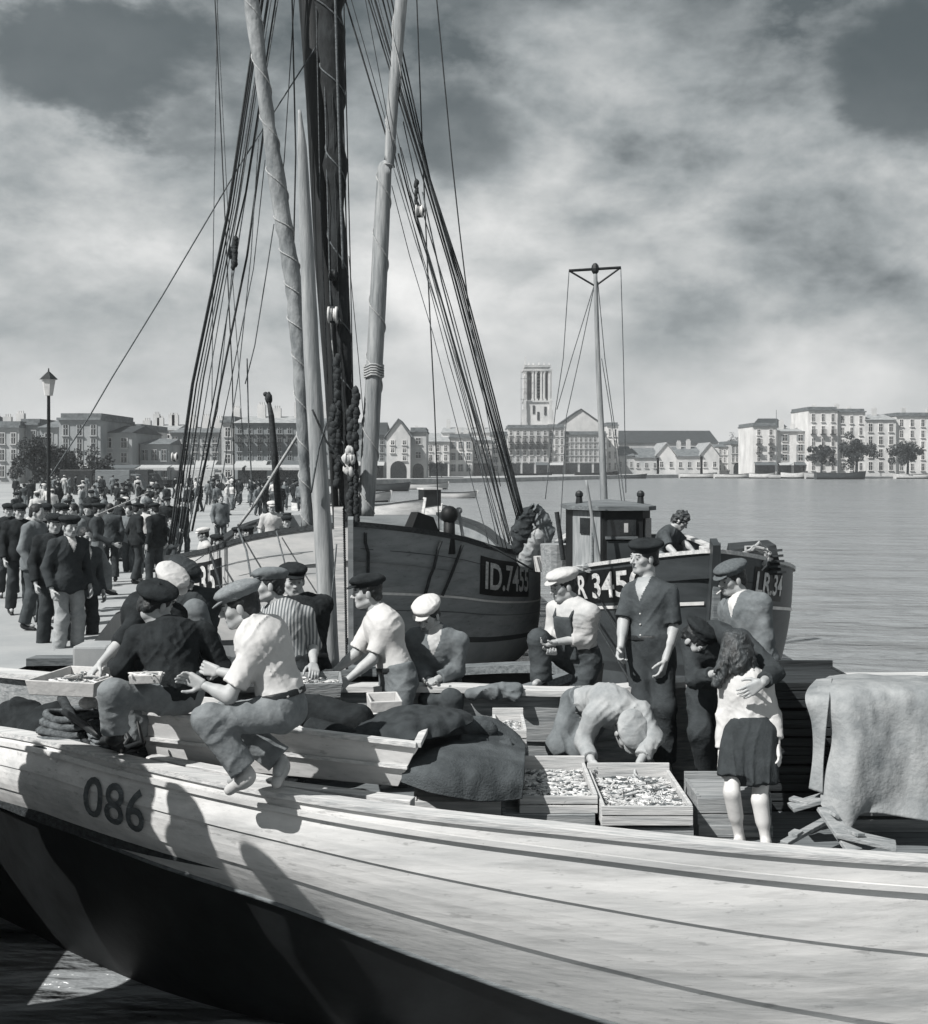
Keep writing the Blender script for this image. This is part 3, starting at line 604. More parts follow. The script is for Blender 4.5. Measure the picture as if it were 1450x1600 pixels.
def house(px0, px1, ptop, Y, v, label, rows=3, cols=3, roof='flat', pbot=None, depth=14, shut=None, wz=.62, ground=None, bal=(), chim=0, cat='building', ridge=1.6, jit=0, rm='roof', name='town_house', group=None, miss=.0, ww=.34):
    x0, x1 = (px0-725)/FX*Y, (px1-725)/FX*Y; top = CH-(ptop-725)/FX*Y; b0 = .5
    w = x1-x0; o = thing(name, label, cat, ((x0+x1)/2, Y+depth/2, b0), group or 'houses along the far quays')
    st = stone(v); par = {'_o': o, '_st': stone(min(.6, v*1.18))}
    mb = MB(); mb.box(((x0+x1)/2, Y+depth/2, (b0+top)/2), (w, depth, top-b0))
    if roof == 'gable': mb.add([(x0, Y, top), (x1, Y, top), ((x0+x1)/2, Y, top+ridge), (x0, Y+depth, top), (x1, Y+depth, top), ((x0+x1)/2, Y+depth, top+ridge)], [(0, 1, 2), (5, 4, 3)])
    mb.build('wall', st, o)
    mb = MB(); xm = (x0+x1)/2
    if roof == 'flat': mb.box((xm, Y+depth/2-.15, top+.12), (w+.3, depth+.6, .3)); mb.box((xm, Y+depth/2+.3, top+.55), (w*.98, depth-.4, .6)) if ridge > 1 else None
    elif roof == 'gable':
        for s in (-1, 1): mb.hexa([(xm+s*(w/2+.4), Y-.4, top-.25), (xm+s*(w/2+.4), Y+depth+.3, top-.25), (xm, Y+depth+.3, top+ridge), (xm, Y-.4, top+ridge), (xm+s*(w/2+.4), Y-.4, top+.05), (xm+s*(w/2+.4), Y+depth+.3, top+.05), (xm, Y+depth+.3, top+ridge+.3), (xm, Y-.4, top+ridge+.3)])
    else:   # ridge parallel to the front
        mb.add([(x0-.2, Y-.5, top), (x1+.2, Y-.5, top), (x1+.2, Y+depth+.3, top), (x0-.2, Y+depth+.3, top), (x0+.3, Y+depth/2, top+ridge), (x1-.3, Y+depth/2, top+ridge)], [(0, 1, 5, 4), (2, 3, 4, 5), (1, 2, 5), (3, 0, 4), (3, 2, 1, 0)])
    rf = mb.build('roof', M[rm], o)
    r = random.Random(int(px0*7+ptop))
    for k in range(chim):
        cx = lerp(x0+.8, x1-.8, (k+.5)/chim+r.uniform(-.1, .1)); hh = r.uniform(1.0, 2.0)+(ridge if roof == 'hip' else .3)
        mb = MB(); mb.box((cx, Y+depth*.4, top+hh/2), (1.1, .7, hh))
        for q in (-.3, 0, .3): mb.cyl((cx+q, Y+depth*.4, top+hh), (cx+q, Y+depth*.4, top+hh+.35), .11, n=6)
        mb.build('chimney', stone(.4), rf if roof != 'flat' else o)
    gh = 3.2 if ground else .8
    H_ = top-b0-gh-.4; rh = H_/max(rows, 1); cw = w/cols
    for i in range(rows):
        for j in range(cols):
            if r.random() < miss: continue
            window(par, x0+cw*(j+.5)+r.uniform(-jit, jit), Y, b0+gh+rh*(i+.52), cw*ww, rh*wz, shut, bal=(rows-1-i) in bal)
    if ground == 'shops':
        n = max(1, int(w/3.4))
        for j in range(n):
            cx = x0+w*(j+.5)/n; mb = MB(); mb.box((cx, Y-.06, b0+1.7), (w/n*.82, .12, 2.7)); mb.build('shop_front', M['glass'], o)
            if r.random() < .6: mb = MB(); a = w/n*.45; mb.hexa([(cx-a, Y-1.8, b0+2.6), (cx+a, Y-1.8, b0+2.6), (cx+a, Y-.05, b0+3.3), (cx-a, Y-.05, b0+3.3), (cx-a, Y-1.8, b0+2.68), (cx+a, Y-1.8, b0+2.68), (cx+a, Y-.05, b0+3.38), (cx-a, Y-.05, b0+3.38)]); mb.build('awning', M['awning'] if r.random() < .6 else M['awning_dark'], o)
    if ground == 'arches':
        n = max(1, int(w/4))
        for j in range(n):
            cx = x0+w*(j+.5)/n; a = w/n*.34; mb = MB(); pts = [(cx-a, Y-.07, b0)]+[(cx+a*math.cos(math.pi-k*math.pi/8), Y-.07, b0+2.0+a*math.sin(k*math.pi/8)) for k in range(9)]+[(cx+a, Y-.07, b0)]
            q = len(pts); mb.add(pts+[(p[0], Y+.02, p[2]) for p in pts], [tuple(range(q))]+[(k, k+q, (k+1) % q+q, (k+1) % q) for k in range(q)]); mb.build('archway', M['glass'], o)
    return o
# left row, on the market quay
house(-110, -40, 660, 150, .24, 'grey block outside the left edge behind the quay', 3, 4, 'hip')
house(-40, 30, 668, 148, .28, 'pale block at the left edge of the row', 3, 4, 'flat', chim=2)
house(30, 60, 664, 150, .2, 'grey house at the far left edge behind the quay trees', 3, 2, 'flat')
house(62, 90, 668, 146, .24, 'narrow house just left of the flat roofed block with trees before it', 3, 1, 'hip', ridge=1.4)
house(92, 157, 656, 140, .22, 'flat roofed stone block with three tall windows per floor above the quay trees', 4, 3, 'flat', shut=None, wz=.7, ww=.3)
house(158, 206, 676, 143, .25, 'low stone house with dark hipped roof beside the flat roofed block', 3, 2, 'hip', ridge=1.1, rm='slate')
house(206, 219, 672, 152, .42, 'very narrow pale house wedged between two grey ones', 3, 1, 'flat', chim=1)
house(219, 264, 694, 146, .24, 'low grey house with shuttered windows left of the shrouds', 2, 3, 'hip', ridge=.9, shut='shutter')
house(214, 276, 672, 190, .50, 'pale house with many chimneys rising behind the low grey house', 3, 3, 'hip', ridge=1.2, chim=4, rm='roof_pale')
house(266, 344, 676, 152, .27, 'long house with white chimneys seen through the left shrouds', 3, 5, 'hip', ridge=1.0, chim=3, shut='shutter', ground='shops')
house(346, 366, 660, 150, .34, 'narrow tall house with chimney stack beside the big dark block', 4, 1, 'flat', chim=1)
house(367, 476, 661, 148, .15, 'big dark stone block of five floors behind the slanting post', 4, 7, 'hip', ridge=1.2, chim=3, ground='shops', bal=(1,), rm='roof_pale')
house(478, 545, 664, 170, .2, 'grey house mostly hidden by the masts', 4, 4, 'hip', chim=2)
house(546, 604, 680, 205, .2, 'house with dark sloping roof left of the pale gable', 3, 4, 'hip', ridge=2.6, rm='slate', ground='shops')
house(604, 641, 682, 203, .40, 'pale gabled warehouse with small square windows and an arched doorway', 3, 2, 'gable', ridge=3.0, ground='arches', miss=.3, wz=.5, ww=.26)
house(641, 666, 675, 206, .34, 'flat fronted wing joined to the pale gabled warehouse', 2, 1, 'flat', ground='arches', wz=.4, ww=.3)
house(667, 702, 690, 235, .45, 'low pale house right of the warehouse wing', 2, 3, 'hip', ridge=1.2, rm='roof_pale', ground='shops')
house(702, 738, 684, 240, .5, 'pale house with tall shutters behind the hanging rope', 3, 3, 'flat', shut='shutter_pale', chim=2)
house(738, 768, 688, 246, .34, 'grey house seen through the foot of the right shrouds', 3, 3, 'hip', ridge=1.0, rm='roof_pale', chim=1, ground='shops')
house(768, 793, 680, 252, .46, 'pale narrow house left of the balconied block', 4, 2, 'flat', chim=1, shut='shutter_pale')
house(690, 770, 676, 300, .5, 'far row of pale roofs rising behind the low houses', 2, 6, 'hip', ridge=1.6, rm='roof_pale', chim=3)
house(793, 857, 669, 282, .33, 'tall balconied block directly below the church tower', 5, 6, 'flat', bal=(1, 2), ground='shops', ww=.36, wz=.66, shut=None)
house(857, 882, 668, 283, .38, 'narrow tall house below the right side of the church tower', 4, 3, 'flat', ground='shops', ww=.4, wz=.7)
house(882, 948, 679, 284, .30, 'wide four floored terrace left of the small boat mast', 4, 9, 'flat', ground='shops', ww=.42, wz=.7)
house(868, 948, 668, 312, .42, 'pale house with steep dark broken roof behind the wide terrace', 1, 3, 'gable', ridge=5.0, rm='slate')
house(948, 966, 665, 290, .52, 'pale turret like house with overhanging flat roof beside the small mast', 4, 2, 'flat', ww=.3)
house(966, 1122, 692, 330, .3, 'long low arsenal building under one huge dark slate roof', 1, 12, 'hip', ridge=3.9, depth=20, rm='slate', name='arsenal')
for a, b, t, v, gb, lab in [(966, 990, 712, .3, 0, 'small low shed left of the gabled quay warehouses'), (990, 1030, 715, .34, 0, 'low warehouse with grey roof joined to the first pale gable'), (1026, 1056, 712, .42, 1, 'first pale gabled warehouse on the far quay'), (1056, 1098, 713, .36, 0, 'low warehouse with two chimneys between the pale gables'), (1094, 1124, 712, .42, 1, 'second pale gabled warehouse on the far quay')]:
    house(a, b, t, 292, v, lab, 1, 3 if not gb else 2, 'gable' if gb else 'hip', ridge=3.2 if gb else 2.6, rm='roof' if not gb else 'roof_pale', chim=2 if 'two' in lab else 0, wz=.35, ww=.3)
house(1122, 1142, 698, 296, .44, 'pale house right of the second gabled warehouse', 3, 3, 'hip', ridge=.8)
house(1142, 1167, 694, 293, .33, 'square house with tall pillars and an arched door', 2, 4, 'flat', ground='arches', ww=.4, wz=.8)
house(1167, 1182, 702, 298, .45, 'small pale house in the gap before the tall white block', 3, 2, 'flat')
house(1176, 1214, 666, 270, .55, 'white block with two balconies and a lowered awning', 4, 2, 'flat', bal=(1, 2), ground='shops', ww=.22)
house(1194, 1228, 667, 282, .4, 'house with dark mansard roof behind the white block', 4, 3, 'hip', ridge=2.4, rm='slate')
house(1214, 1263, 674, 271, .55, 'white house with two columns of shuttered windows', 3, 2, 'hip', ridge=1.0, shut='shutter_pale', chim=2, rm='roof_pale', ground='shops', ww=.26)
house(1263, 1309, 641, 268, .52, 'tallest white block with a long balcony under its top floor', 5, 3, 'flat', bal=(1, 3), chim=1, ww=.26)
house(1309, 1352, 644, 269, .5, 'tall pale block at the right with chimneys on its parapet', 5, 3, 'flat', chim=2, bal=(2,), ww=.26)
house(1352, 1400, 656, 269, .44, 'pale house beyond the tall right hand blocks', 4, 3, 'hip', chim=1, rm='roof_pale')
house(1400, 1500, 650, 270, .5, 'wide white block at the far right edge', 5, 6, 'flat', chim=2, ww=.26)
house(430, 700, 684, 330, .45, 'long pale row of houses far behind the masts', 3, 14, 'hip', ridge=1.6, rm='roof_pale', chim=5)
# church tower
Y = 350; o = thing('church_tower', 'tall ruined gothic stone church tower under repair above the rooftops', 'church tower', GX(840, Y, .8)); x0, x1 = (819-725)/FX*Y, (861-725)/FX*Y; xm = (x0+x1)/2; w = x1-x0
zt = lambda py: CH-(py-725)/FX*Y
mb = MB(); mb.box((xm, Y+w/2, (zt(627)+.8)/2), (w, w, zt(627)-.8))
for sx in (-1, 1):   # stepped buttresses
    for k, (pw, pt) in enumerate(((2.4, 660), (1.6, 640), (.9, 626))): mb.box((xm+sx*(w/2-.4+pw/2*.5), Y-.2*k+.2, (zt(pt)+.8)/2), (pw, 2.2-.3*k, zt(pt)-.8))
mb.build('wall', stone(.42), o)
z0, z1 = zt(627), zt(579)
for px in (820.5, 833, 837.5, 846, 850.5, 859.5):
    mb = MB(); X = (px-725)/FX*Y; mb.box((X, Y+.6, (z0+z1)/2), (.75 if 822 < px < 858 else 1.1, 1.2, z1-z0)); mb.box((X, Y+.5, z0+.4), (1.2, 1.5, .8)); mb.box((X, Y+.5, z1-.3), (1.1, 1.5, .5)); mb.box((X, Y+.3, (z0+z1)/2), (.3, 1.0, z1-z0)); mb.build('belfry_pillar', stone(.42), o)
mb = MB(); mb.box((xm, Y+w*.9, (z0+z1)/2), (w-.3, .6, z1-z0)); mb.box((x0+.5, Y+w*.5, (z0+z1)/2), (.9, w-.3, z1-z0)); mb.box((x1-.5, Y+w*.5, (z0+z1)/2), (.9, w-.3, z1-z0)); mb.build('belfry_wall', stone(.40), o)
for a_, b_2 in ((822, 832), (838, 845.5), (851, 859)):   # pointed arch heads
    xa_, xb_ = (a_-725)/FX*Y, (b_2-725)/FX*Y; xc_ = (xa_+xb_)/2; mb = MB()
    for k in range(6):
        t = k/6; h0 = (xb_-xa_)*.8
        for sg in (-1, 1):
            p = lambda q: (xc_+sg*(xb_-xa_)/2*math.cos(q*math.pi/2)**.8, Y+.55, z1-h0+h0*math.sin(q*math.pi/2)); mb.beam(p(t), p((k+1)/6), .5, .45, up=V((0, 1, 0)))
    mb.build('arch', stone(.44), o)
mb = MB()
for px in (835, 841.5, 848.5): 
    for k in range(9): mb.box(((px-725)/FX*Y, Y+w*.3, lerp(z0, z1, (k+.5)/9.5)), (1.3 if px == 841.5 else .5, .5, .45))
mb.build('louvre', M['shutter'], o)
for zz, ww_, hh2 in ((627, 1.1, .5), (578, 1.1, .6), (571.5, .98, .8)):
    mb = MB(); mb.box((xm, Y+w/2, zt(zz)), (w*ww_, w*ww_, hh2)); mb.build('cornice', stone(.36), o)
mb = MB(); mb.box((xm, Y+w/2, zt(575)), (w*.9, w*.9, 1.0)); mb.build('parapet', stone(.3), o)
r = random.Random(4)
for px in (821, 826, 833, 842, 850, 858): mb = MB(); hh2 = r.uniform(.8, 1.6) if px > 822 else 2.8; X = (px-725)/FX*Y; mb.hexa([(X-.4, Y, zt(571)), (X+.4, Y, zt(571)), (X+.4, Y+.8, zt(571)), (X-.4, Y+.8, zt(571)), (X-.1, Y+.3, zt(571)+hh2), (X+.1, Y+.3, zt(571)+hh2), (X+.1, Y+.5, zt(571)+hh2), (X-.1, Y+.5, zt(571)+hh2)]); mb.build('pinnacle', stone(.42), o)
for px, py in ((841, 650), (834, 640), (852, 642)): mb = MB(); X = (px-725)/FX*Y; mb.box((X, Y-.05, zt(py)), (.7, .3, 2.6)); mb.build('slit_window', M['glass'], o)
mb = MB(); r = random.Random(8)
for k in range(4): mb.beam((x0-1.0+.0, Y-.9, .8), (x0-1.0, Y-.9, zt(580)), .12, .12) if k == 0 else mb.beam((x0-1.2, Y-.8, zt(640-k*16)), (x1*.0+x0+2, Y-.8, zt(640-k*16)), .12, .12)
mb.build('scaffold', M['wood_mid'], o)
tag(o, group='landmarks') if False else None
# ------------------------------------------------------------------ trees
def tree(px, py, Y, rpx, label, v='leaf', n=900, base=.8, squash=.8):
    c = P(px, py, Y); r = rpx/FX*Y; o = thing('leafy_tree', label, 'tree', (c.x, c.y, base), 'trees on the quays'); rr = random.Random(int(px))
    mb = MB(); mb.tube([(c.x, c.y, base), (c.x+.1, c.y, base+(c.z-base)*.5), (c.x, c.y, c.z)], [r*.09, r*.07, r*.04], 7)
    for k in range(6):
        a = k*1.05; mb.tube([(c.x, c.y, base+(c.z-base)*.55), (c.x+math.cos(a)*r*.5, c.y+math.sin(a)*r*.5, c.z+r*.2*rr.random())], [r*.045, r*.015], 5)
    mb.build('trunk', M['bark'], o)
    mb = MB(); cl = [(V((rr.gauss(0, .42), rr.gauss(0, .42), rr.gauss(0, .42)*squash-.08))*r, r*rr.uniform(.16, .34)) for _ in range(34)]
    for k in range(n):
        cc, cr = rr.choice(cl); d = V((rr.gauss(0, 1), rr.gauss(0, 1), rr.gauss(0, 1))).normalized()*cr*rr.uniform(.6, 1.05); p = c+cc+d; s = r*rr.uniform(.03, .065)
        a = V((rr.gauss(0, 1), rr.gauss(0, 1), rr.gauss(0, 1))).normalized(); b = a.cross(V((rr.gauss(0, 1), rr.gauss(0, 1), rr.gauss(0, 1)))).normalized()
        mb.add([p-a*s, p+b*s*.8, p+a*s, p-b*s*.8], [(0, 1, 2, 3)])
    mb.build('crown', M[v], o)
tree(98, 724, 105, 38, 'round leafy tree at the left edge of the quay', n=5000); tree(150, 730, 112, 34, 'bushy tree in front of the low stone house', n=5000); tree(52, 712, 100, 38, 'dark leafy tree cut by the left edge of the picture', n=5000)
tree(1283, 706, 258, 20, 'small round tree in front of the tallest white block', n=6000); tree(1338, 700, 258, 27, 'larger tree in front of the tall pale right hand block', n=6500); tree(1418, 706, 258, 24, 'tree beyond the right hand blocks near the frame edge', n=6000)
tree(1030, 664+22, 380, 13, 'treetop showing behind the middle of the arsenal roof', n=700); tree(1148, 690, 340, 15, 'low tree behind the house with tall pillars', n=700)
tree(672, 722, 215, 9, 'narrow dark tree between the warehouse and the pale houses', n=700, squash=1.6); tree(690, 726, 218, 8, 'second smaller dark tree just right of the narrow one', n=600, squash=1.3)
# street lamp at the left edge
c = P(76, 600, 24); o = thing('street_lamp', 'black iron street lamp with a glass lantern at the left edge of the quay', 'street lamp', (c.x, c.y, .85))
mb = MB(); mb.tube([(c.x, c.y, .85), (c.x, c.y, 1.4), (c.x, c.y, c.z-.25)], [.09, .05, .035], 8); mb.build('post', M['iron'], o)
mb = MB(); mb.cyl((c.x, c.y, c.z-.25), (c.x, c.y, c.z+.1), .09, .15, 6); mb.build('lantern', M['glazed'], o)
mb = MB(); mb.cyl((c.x, c.y, c.z+.1), (c.x, c.y, c.z+.26), .2, .03, 6); mb.cyl((c.x, c.y, c.z+.26), (c.x, c.y, c.z+.34), .02, .01, 6); mb.build('lantern_cap', M['iron'], o)
# market stalls and vans on the quay
def stall(px, Y, w, label, dark=False):
    c = GX(px, Y, .8); o = thing('market_stall', label, 'market stall', c, 'market stalls along the quay'); h = 2.3
    mb = MB(); mb.hexa([(c.x-w/2, Y-.9, 2.9), (c.x+w/2, Y-.9, 2.9), (c.x+w/2, Y+1.2, 3.2), (c.x-w/2, Y+1.2, 3.2), (c.x-w/2, Y-.9, 3.0), (c.x+w/2, Y-.9, 3.0), (c.x+w/2, Y+1.2, 3.3), (c.x-w/2, Y+1.2, 3.3)]); mb.box((c.x, Y-.92, 2.83), (w, .03, .25)); mb.build('awning', M['awning_dark' if dark else 'awning'], o)
    for sx in (-1, 1):
        for sy in (-.85, 1.1): mb = MB(); mb.cyl((c.x+sx*(w/2-.1), Y+sy, .8), (c.x+sx*(w/2-.1), Y+sy, 2.95), .04, n=6); mb.build('post', M['wood_dark'], o)
    mb = MB(); mb.box((c.x, Y-.2, 1.62), (w*.9, 1.0, .07)); mb.box((c.x, Y-.2, 1.2), (w*.85, .9, .75)); mb.build('counter', M['wood_dark'], o)
for k, (px, Y, w, lab, dk) in enumerate([(188, 118, 3.6, 'stall under a dark flat awning left of the shrouds', True), (232, 122, 4.5, 'long stall under a pale awning behind the left shrouds', False), (290, 124, 4.5, 'pale awning stall crossed by the main shrouds', False), (350, 128, 4.5, 'stall with long pale awning before the narrow tall house', False),
                                 (410, 126, 3.5, 'pale stall left of the slanting dark post', False), (455, 128, 3.5, 'pale stall behind the slanting dark post', False), (100, 112, 4, 'pale stall half lost under the quay trees', False), (500, 130, 4, 'dark awning stall behind the masts', True), (150, 120, 3, 'small pale stall below the bushy tree', False)]):
    stall(px, Y, w, lab, dk)
def van(px, Y, label, m='wood_mid', L_=4.2):
    c = GX(px, Y, .8); o = thing('parked_van', label, 'van', c, 'vans parked on the quay'); x, y = c.x, c.y
    mb = MB(); mb.hexa([(x-L_/2, y-.9, 1.2), (x+L_*.2, y-.9, 1.2), (x+L_*.2, y+.9, 1.2), (x-L_/2, y+.9, 1.2), (x-L_/2, y-.85, 2.9), (x+L_*.2, y-.85, 2.9), (x+L_*.2, y+.85, 2.9), (x-L_/2, y+.85, 2.9)])
    mb.hexa([(x+L_*.2, y-.85, 1.2), (x+L_*.5, y-.7, 1.2), (x+L_*.5, y+.7, 1.2), (x+L_*.2, y+.85, 1.2), (x+L_*.2, y-.8, 2.6), (x+L_*.32, y-.7, 2.5), (x+L_*.32, y+.7, 2.5), (x+L_*.2, y+.8, 2.6)]); mb.build('body', M[m], o, bevel=.06)
    mb = MB(); mb.box((x+L_*.25, y-.84, 2.15), (.4, .04, .5)); mb.build('window', M['glass'], o)
    for sx in (-.32, .34):
        for sy in (-.8, .8): mb = MB(); mb.cyl((x+L_*sx, y+sy-.1, 1.2), (x+L_*sx, y+sy+.1, 1.2), .4, n=14); mb.build('wheel', M['iron'], o)
van(192, 96, 'old van with rounded roof parked left of the shrouds', 'wood_mid'); van(222, 104, 'dark van parked behind the crowd near the shrouds', 'wood_dark'); van(325, 110, 'pale van seen between the left shrouds', 'awning'); van(135, 100, 'dark van parked under the quay trees', 'iron')

hm_ = bpy.data.materials.new('harbour_air'); hm_.use_nodes = True; t_ = hm_.node_tree; t_.nodes.clear()
pv = t_.nodes.new('ShaderNodeVolumePrincipled'); pv.inputs['Color'].default_value = (.9, .93, .95, 1); pv.inputs['Density'].default_value = .0006; pv.inputs['Anisotropy'].default_value = .3
ov = t_.nodes.new('ShaderNodeOutputMaterial'); t_.links.new(pv.outputs[0], ov.inputs['Volume'])
mb = MB(); mb.box((0, 180, 24), (640, 480, 56)); tag(mb.build('haze', hm_), kind='stuff')
# ------------------------------------------------------------------ boats
class Hull:
    def __init__(s, stem, L_, B, zs, zk=-.5, yaw=0, tb=.32, rake=.3, flare=.55, stern=.7, full=(5.0, 1.7)):
        s.full = full
        s.stem = V((stem[0], stem[1], 0)); s.L = L_; s.B = B; s.zs = zs; s.zk = zk; s.tb = tb; s.rake = rake; s.flare = flare; s.st = stern
        s.ax = V((-math.sin(R(yaw)), math.cos(R(yaw)), 0)); s.rt = V((math.cos(R(yaw)), math.sin(R(yaw)), 0))
    def b(s, t):
        q = min(t/s.tb, 1); b = s.B*(1-(1-q)**2.1)**.85
        if t > .7: b *= lerp(1, s.st, ((t-.7)/.3)**2)
        return b
    def top(s, t): return interp(s.zs, t)[0]
    def S(s, side, t, q, off=0):
        z = lerp(s.top(t), s.zk, q); bow = max(0, 1-t/s.tb)
        p = lerp(s.full[0], s.full[1], bow**1.5); prof = max(0, 1-q**p)**lerp(.7, .9, bow)
        b = s.b(t)*prof*(1-.0*q); y = t*s.L+s.rake*q*bow**2
        r = s.stem+s.ax*y+s.rt*side*(b+.03); r.z = z
        if off:
            a = s.S(side, min(t+.01, 1), q); c = s.S(side, t, min(q+.02, 1)); d = s.S(side, max(t-.01, 0), q); e = s.S(side, t, max(q-.02, 0))
            n = (a-d).cross(c-e).normalized()
            if n.dot(s.rt*side) < 0: n = -n
            r = r+n*off
        return r
    def px(s, side, t, q): p = s.S(side, t, q); return 725+p.x/p.y*FX
    def tpx(s, side, px, q=.1, hi=.45):
        bt, bd = 0, 1e9
        for k in range(401):
            d = (s.px(side, k/400*hi, q)-px)*side
            if abs(d) < bd: bt, bd = k/400*hi, abs(d)
            if d >= 0: break
        return bt
    def build(s, par, mats, bands, rows=14, n=44, rail='wood_dark', cap=.16, deck='wood', dz=.45, railh=.07):
        """bands: list of (q_end, material index)"""
        mb = MB()
        qs = [k/rows for k in range(rows+1)]
        for be, _ in bands:
            if be < 1: qs.append(be)
        qs = sorted(set(qs)); ts = [(k/n)**1.5 for k in range(n+1)]
        for side in (-1, 1):
            for j in range(len(qs)-1):
                m = next(mi for be, mi in bands if (qs[j]+qs[j+1])/2 <= be); mb.mi = m
                for i in range(n):
                    v = [s.S(side, ts[i], qs[j]), s.S(side, ts[i+1], qs[j]), s.S(side, ts[i+1], qs[j+1]), s.S(side, ts[i], qs[j+1])]
                    mb.add(v, [(0, 1, 2, 3) if side > 0 else (3, 2, 1, 0)])
        mb.mi = bands[0][1]; mb.add([s.S(-1, 1, q) for q in qs]+[s.S(1, 1, q) for q in qs][::-1], [tuple(range(2*len(qs)))])
        mb.beam(s.S(0, 0, 0)-s.ax*.08+V((0, 0, .12)), s.S(0, 0, .97)-s.ax*.05, .07, .2, up=s.ax)
        o = mb.build('hull', mats, par)
        bm_weld(o)
        mb = MB()
        for side in (-1, 1):
            for i in range(n):
                a, b = s.S(side, ts[i], 0), s.S(side, ts[i+1], 0); i_ = s.rt*(-side)*cap
                ia, ib = a+i_*min(1, s.b(ts[i])/cap), b+i_*min(1, s.b(ts[i+1])/cap); u = V((0, 0, railh)); e = s.rt*side*.03
                mb.hexa([a+e, b+e, ib, ia, a+e+u, b+e+u, ib+u, ia+u])
        mb.build('rail', M[rail], par)
        mb = MB()
        for i in range(n):
            q = []
            for side in (-1, 1):
                for t in (ts[i], ts[i+1]): p = s.S(side, t, 0); p = p-s.rt*side*.05; p.z -= dz; q.append(p)
            mb.add([q[0], q[1], q[3], q[2]], [(0, 2, 3, 1)] if False else [(0, 1, 2, 3)])
        mb.build('deck', M[deck], par)
        return o
    def patch(s, par, name, m, side, t0, t1, d0, d1, off=.006, nu=16, nv=3, rnd=0):
        h = s.top((t0+t1)/2)-s.zk
        mb = MB(); mb.grid(lambda u, v: s.S(side, lerp(t0, t1, u), lerp(d0, d1, v)/h, off), nu, nv); return mb.build(name, M[m], par)
    def text(s, par, txt, m, side, t0, t1, d0, d1, off=.014, name='registration_number'):
        h = s.top((t0+t1)/2)-s.zk; me = text_mesh(txt); vs = [v.co.copy() for v in me.vertices]
        x0, x1 = min(v.x for v in vs), max(v.x for v in vs); y0, y1 = min(v.y for v in vs), max(v.y for v in vs)
        for v in me.vertices:
            u = (v.co.x-x0)/(x1-x0); w = (y1-v.co.y)/(y1-y0); t = lerp(t0, t1, u); v.co = s.S(side, t, lerp(d0, d1, w)/h, off)
        return link(name, me, M[m], par)
def bm_weld(o):
    import bmesh
    b = bmesh.new(); b.from_mesh(o.data); bmesh.ops.remove_doubles(b, verts=b.verts, dist=.0005); bmesh.ops.recalc_face_normals(b, faces=b.faces); b.to_mesh(o.data); b.free()
    o.data.polygons.foreach_set('use_smooth', np.full(len(o.data.polygons), True))
    m = o.modifiers.new('n', 'EDGE_SPLIT'); m.split_angle = R(50)
def text_mesh(txt, off=.022):
    c = bpy.data.curves.new('txt', 'FONT'); c.body = txt; c.offset = off; c.resolution_u = 4
    o = bpy.data.objects.new('txt', c); COL.objects.link(o); bpy.context.view_layer.update()
    dg = bpy.context.evaluated_depsgraph_get(); me = bpy.data.meshes.new_from_object(o.evaluated_get(dg)); me.name = 'letters'
    bpy.data.objects.remove(o); me.materials.clear()
    return me
def rope(par, pts, wpx, m='rope_dark', Y=16, name='rope', ext=True, n=5, sag=0):
    """pts: photo sight lines (px, py[, Y]); width in photo pixels"""
    pts = [tuple(p) if len(p) == 3 else (p[0], p[1], Y) for p in pts]
    if ext and pts[0][1] < 175:
        a, b = pts[0], pts[1]; k = (a[1]+70)/(b[1]-a[1]); pts.insert(0, (a[0]-(b[0]-a[0])*k, -70, a[2]))
    w = [P(*p) for p in pts]; out = []
    for i in range(len(w)-1):
        for k in range(6): out.append(w[i].lerp(w[i+1], k/6))
    out.append(w[-1])
    if sag:
        for i, p in enumerate(out): q = i/(len(out)-1); p.z -= sag*4*q*(1-q)
    r = wpx*.86/FX*pts[-1][2]/2
    mb = MB(); mb.tube(out, r, n); return mb.build(name, M[m], par, smooth=True)
def blk(par, px, py, Y, r, m='glazed', name='pulley_block', sx=.6):
    c = P(px, py, Y); q = r/FX*Y; mb = MB()
    for o, rr in ((-.45, 1), (-.2, .8), (.2, .8), (.45, 1)): mb.cyl(c+V((o*q-.12*q, 0, 0)), c+V((o*q+.12*q, .0, 0)), q*rr, n=16)
    mb.mi = 1; mb.ball(c, q*.9, 10, 8, (.9, .5, 1.15)); return mb.build(name, [M[m], M['wood_dark']], par, smooth=True)
# ---- the big sailing boat, bow towards the camera
BX = (548-725)/FX*15
b1 = thing('sailing_boat', 'big fishing lugger seen bow on with shaded and sunlit sides and tall tarred rigging', 'sailing boat', (BX, 15, 0))
H1 = Hull((BX, 15), 17, 3.12, [(0, 2.56), (.05, 2.34), (.1, 2.07), (.2, 1.84), (.5, 1.62), (1, 1.95)], yaw=4.5, tb=.25, rake=.5, full=(6, 2.0))
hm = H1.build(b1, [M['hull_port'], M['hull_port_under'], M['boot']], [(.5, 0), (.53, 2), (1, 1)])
# one hull: sunlit side coloured paler than the shaded one, sunlight put into colour
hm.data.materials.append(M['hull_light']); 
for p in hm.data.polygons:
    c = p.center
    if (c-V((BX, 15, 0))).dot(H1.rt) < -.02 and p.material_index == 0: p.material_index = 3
def plank_lines(Hh, par, side, ds, m, t1=.6, off=.010, h=.014, name='plank_seam'):
    for d in ds:
        mb = MB(); hh = Hh.top(.1)-Hh.zk; mb.grid(lambda u, v: Hh.S(side, lerp(.002, t1, u), (d+h*v)/hh, off), 30, 1); mb.build(name, M[m], par)
plank_lines(H1, b1, 1, (.24, .95), 'hull_dark', h=.008); plank_lines(H1, b1, -1, (.24, .5), 'mgrey', h=.010)
plank_lines(H1, b1, 1, (.74,), 'stripe_white', h=.03, name='white_line'); plank_lines(H1, b1, -1, (.74,), 'stripe_white', h=.03, name='white_line')
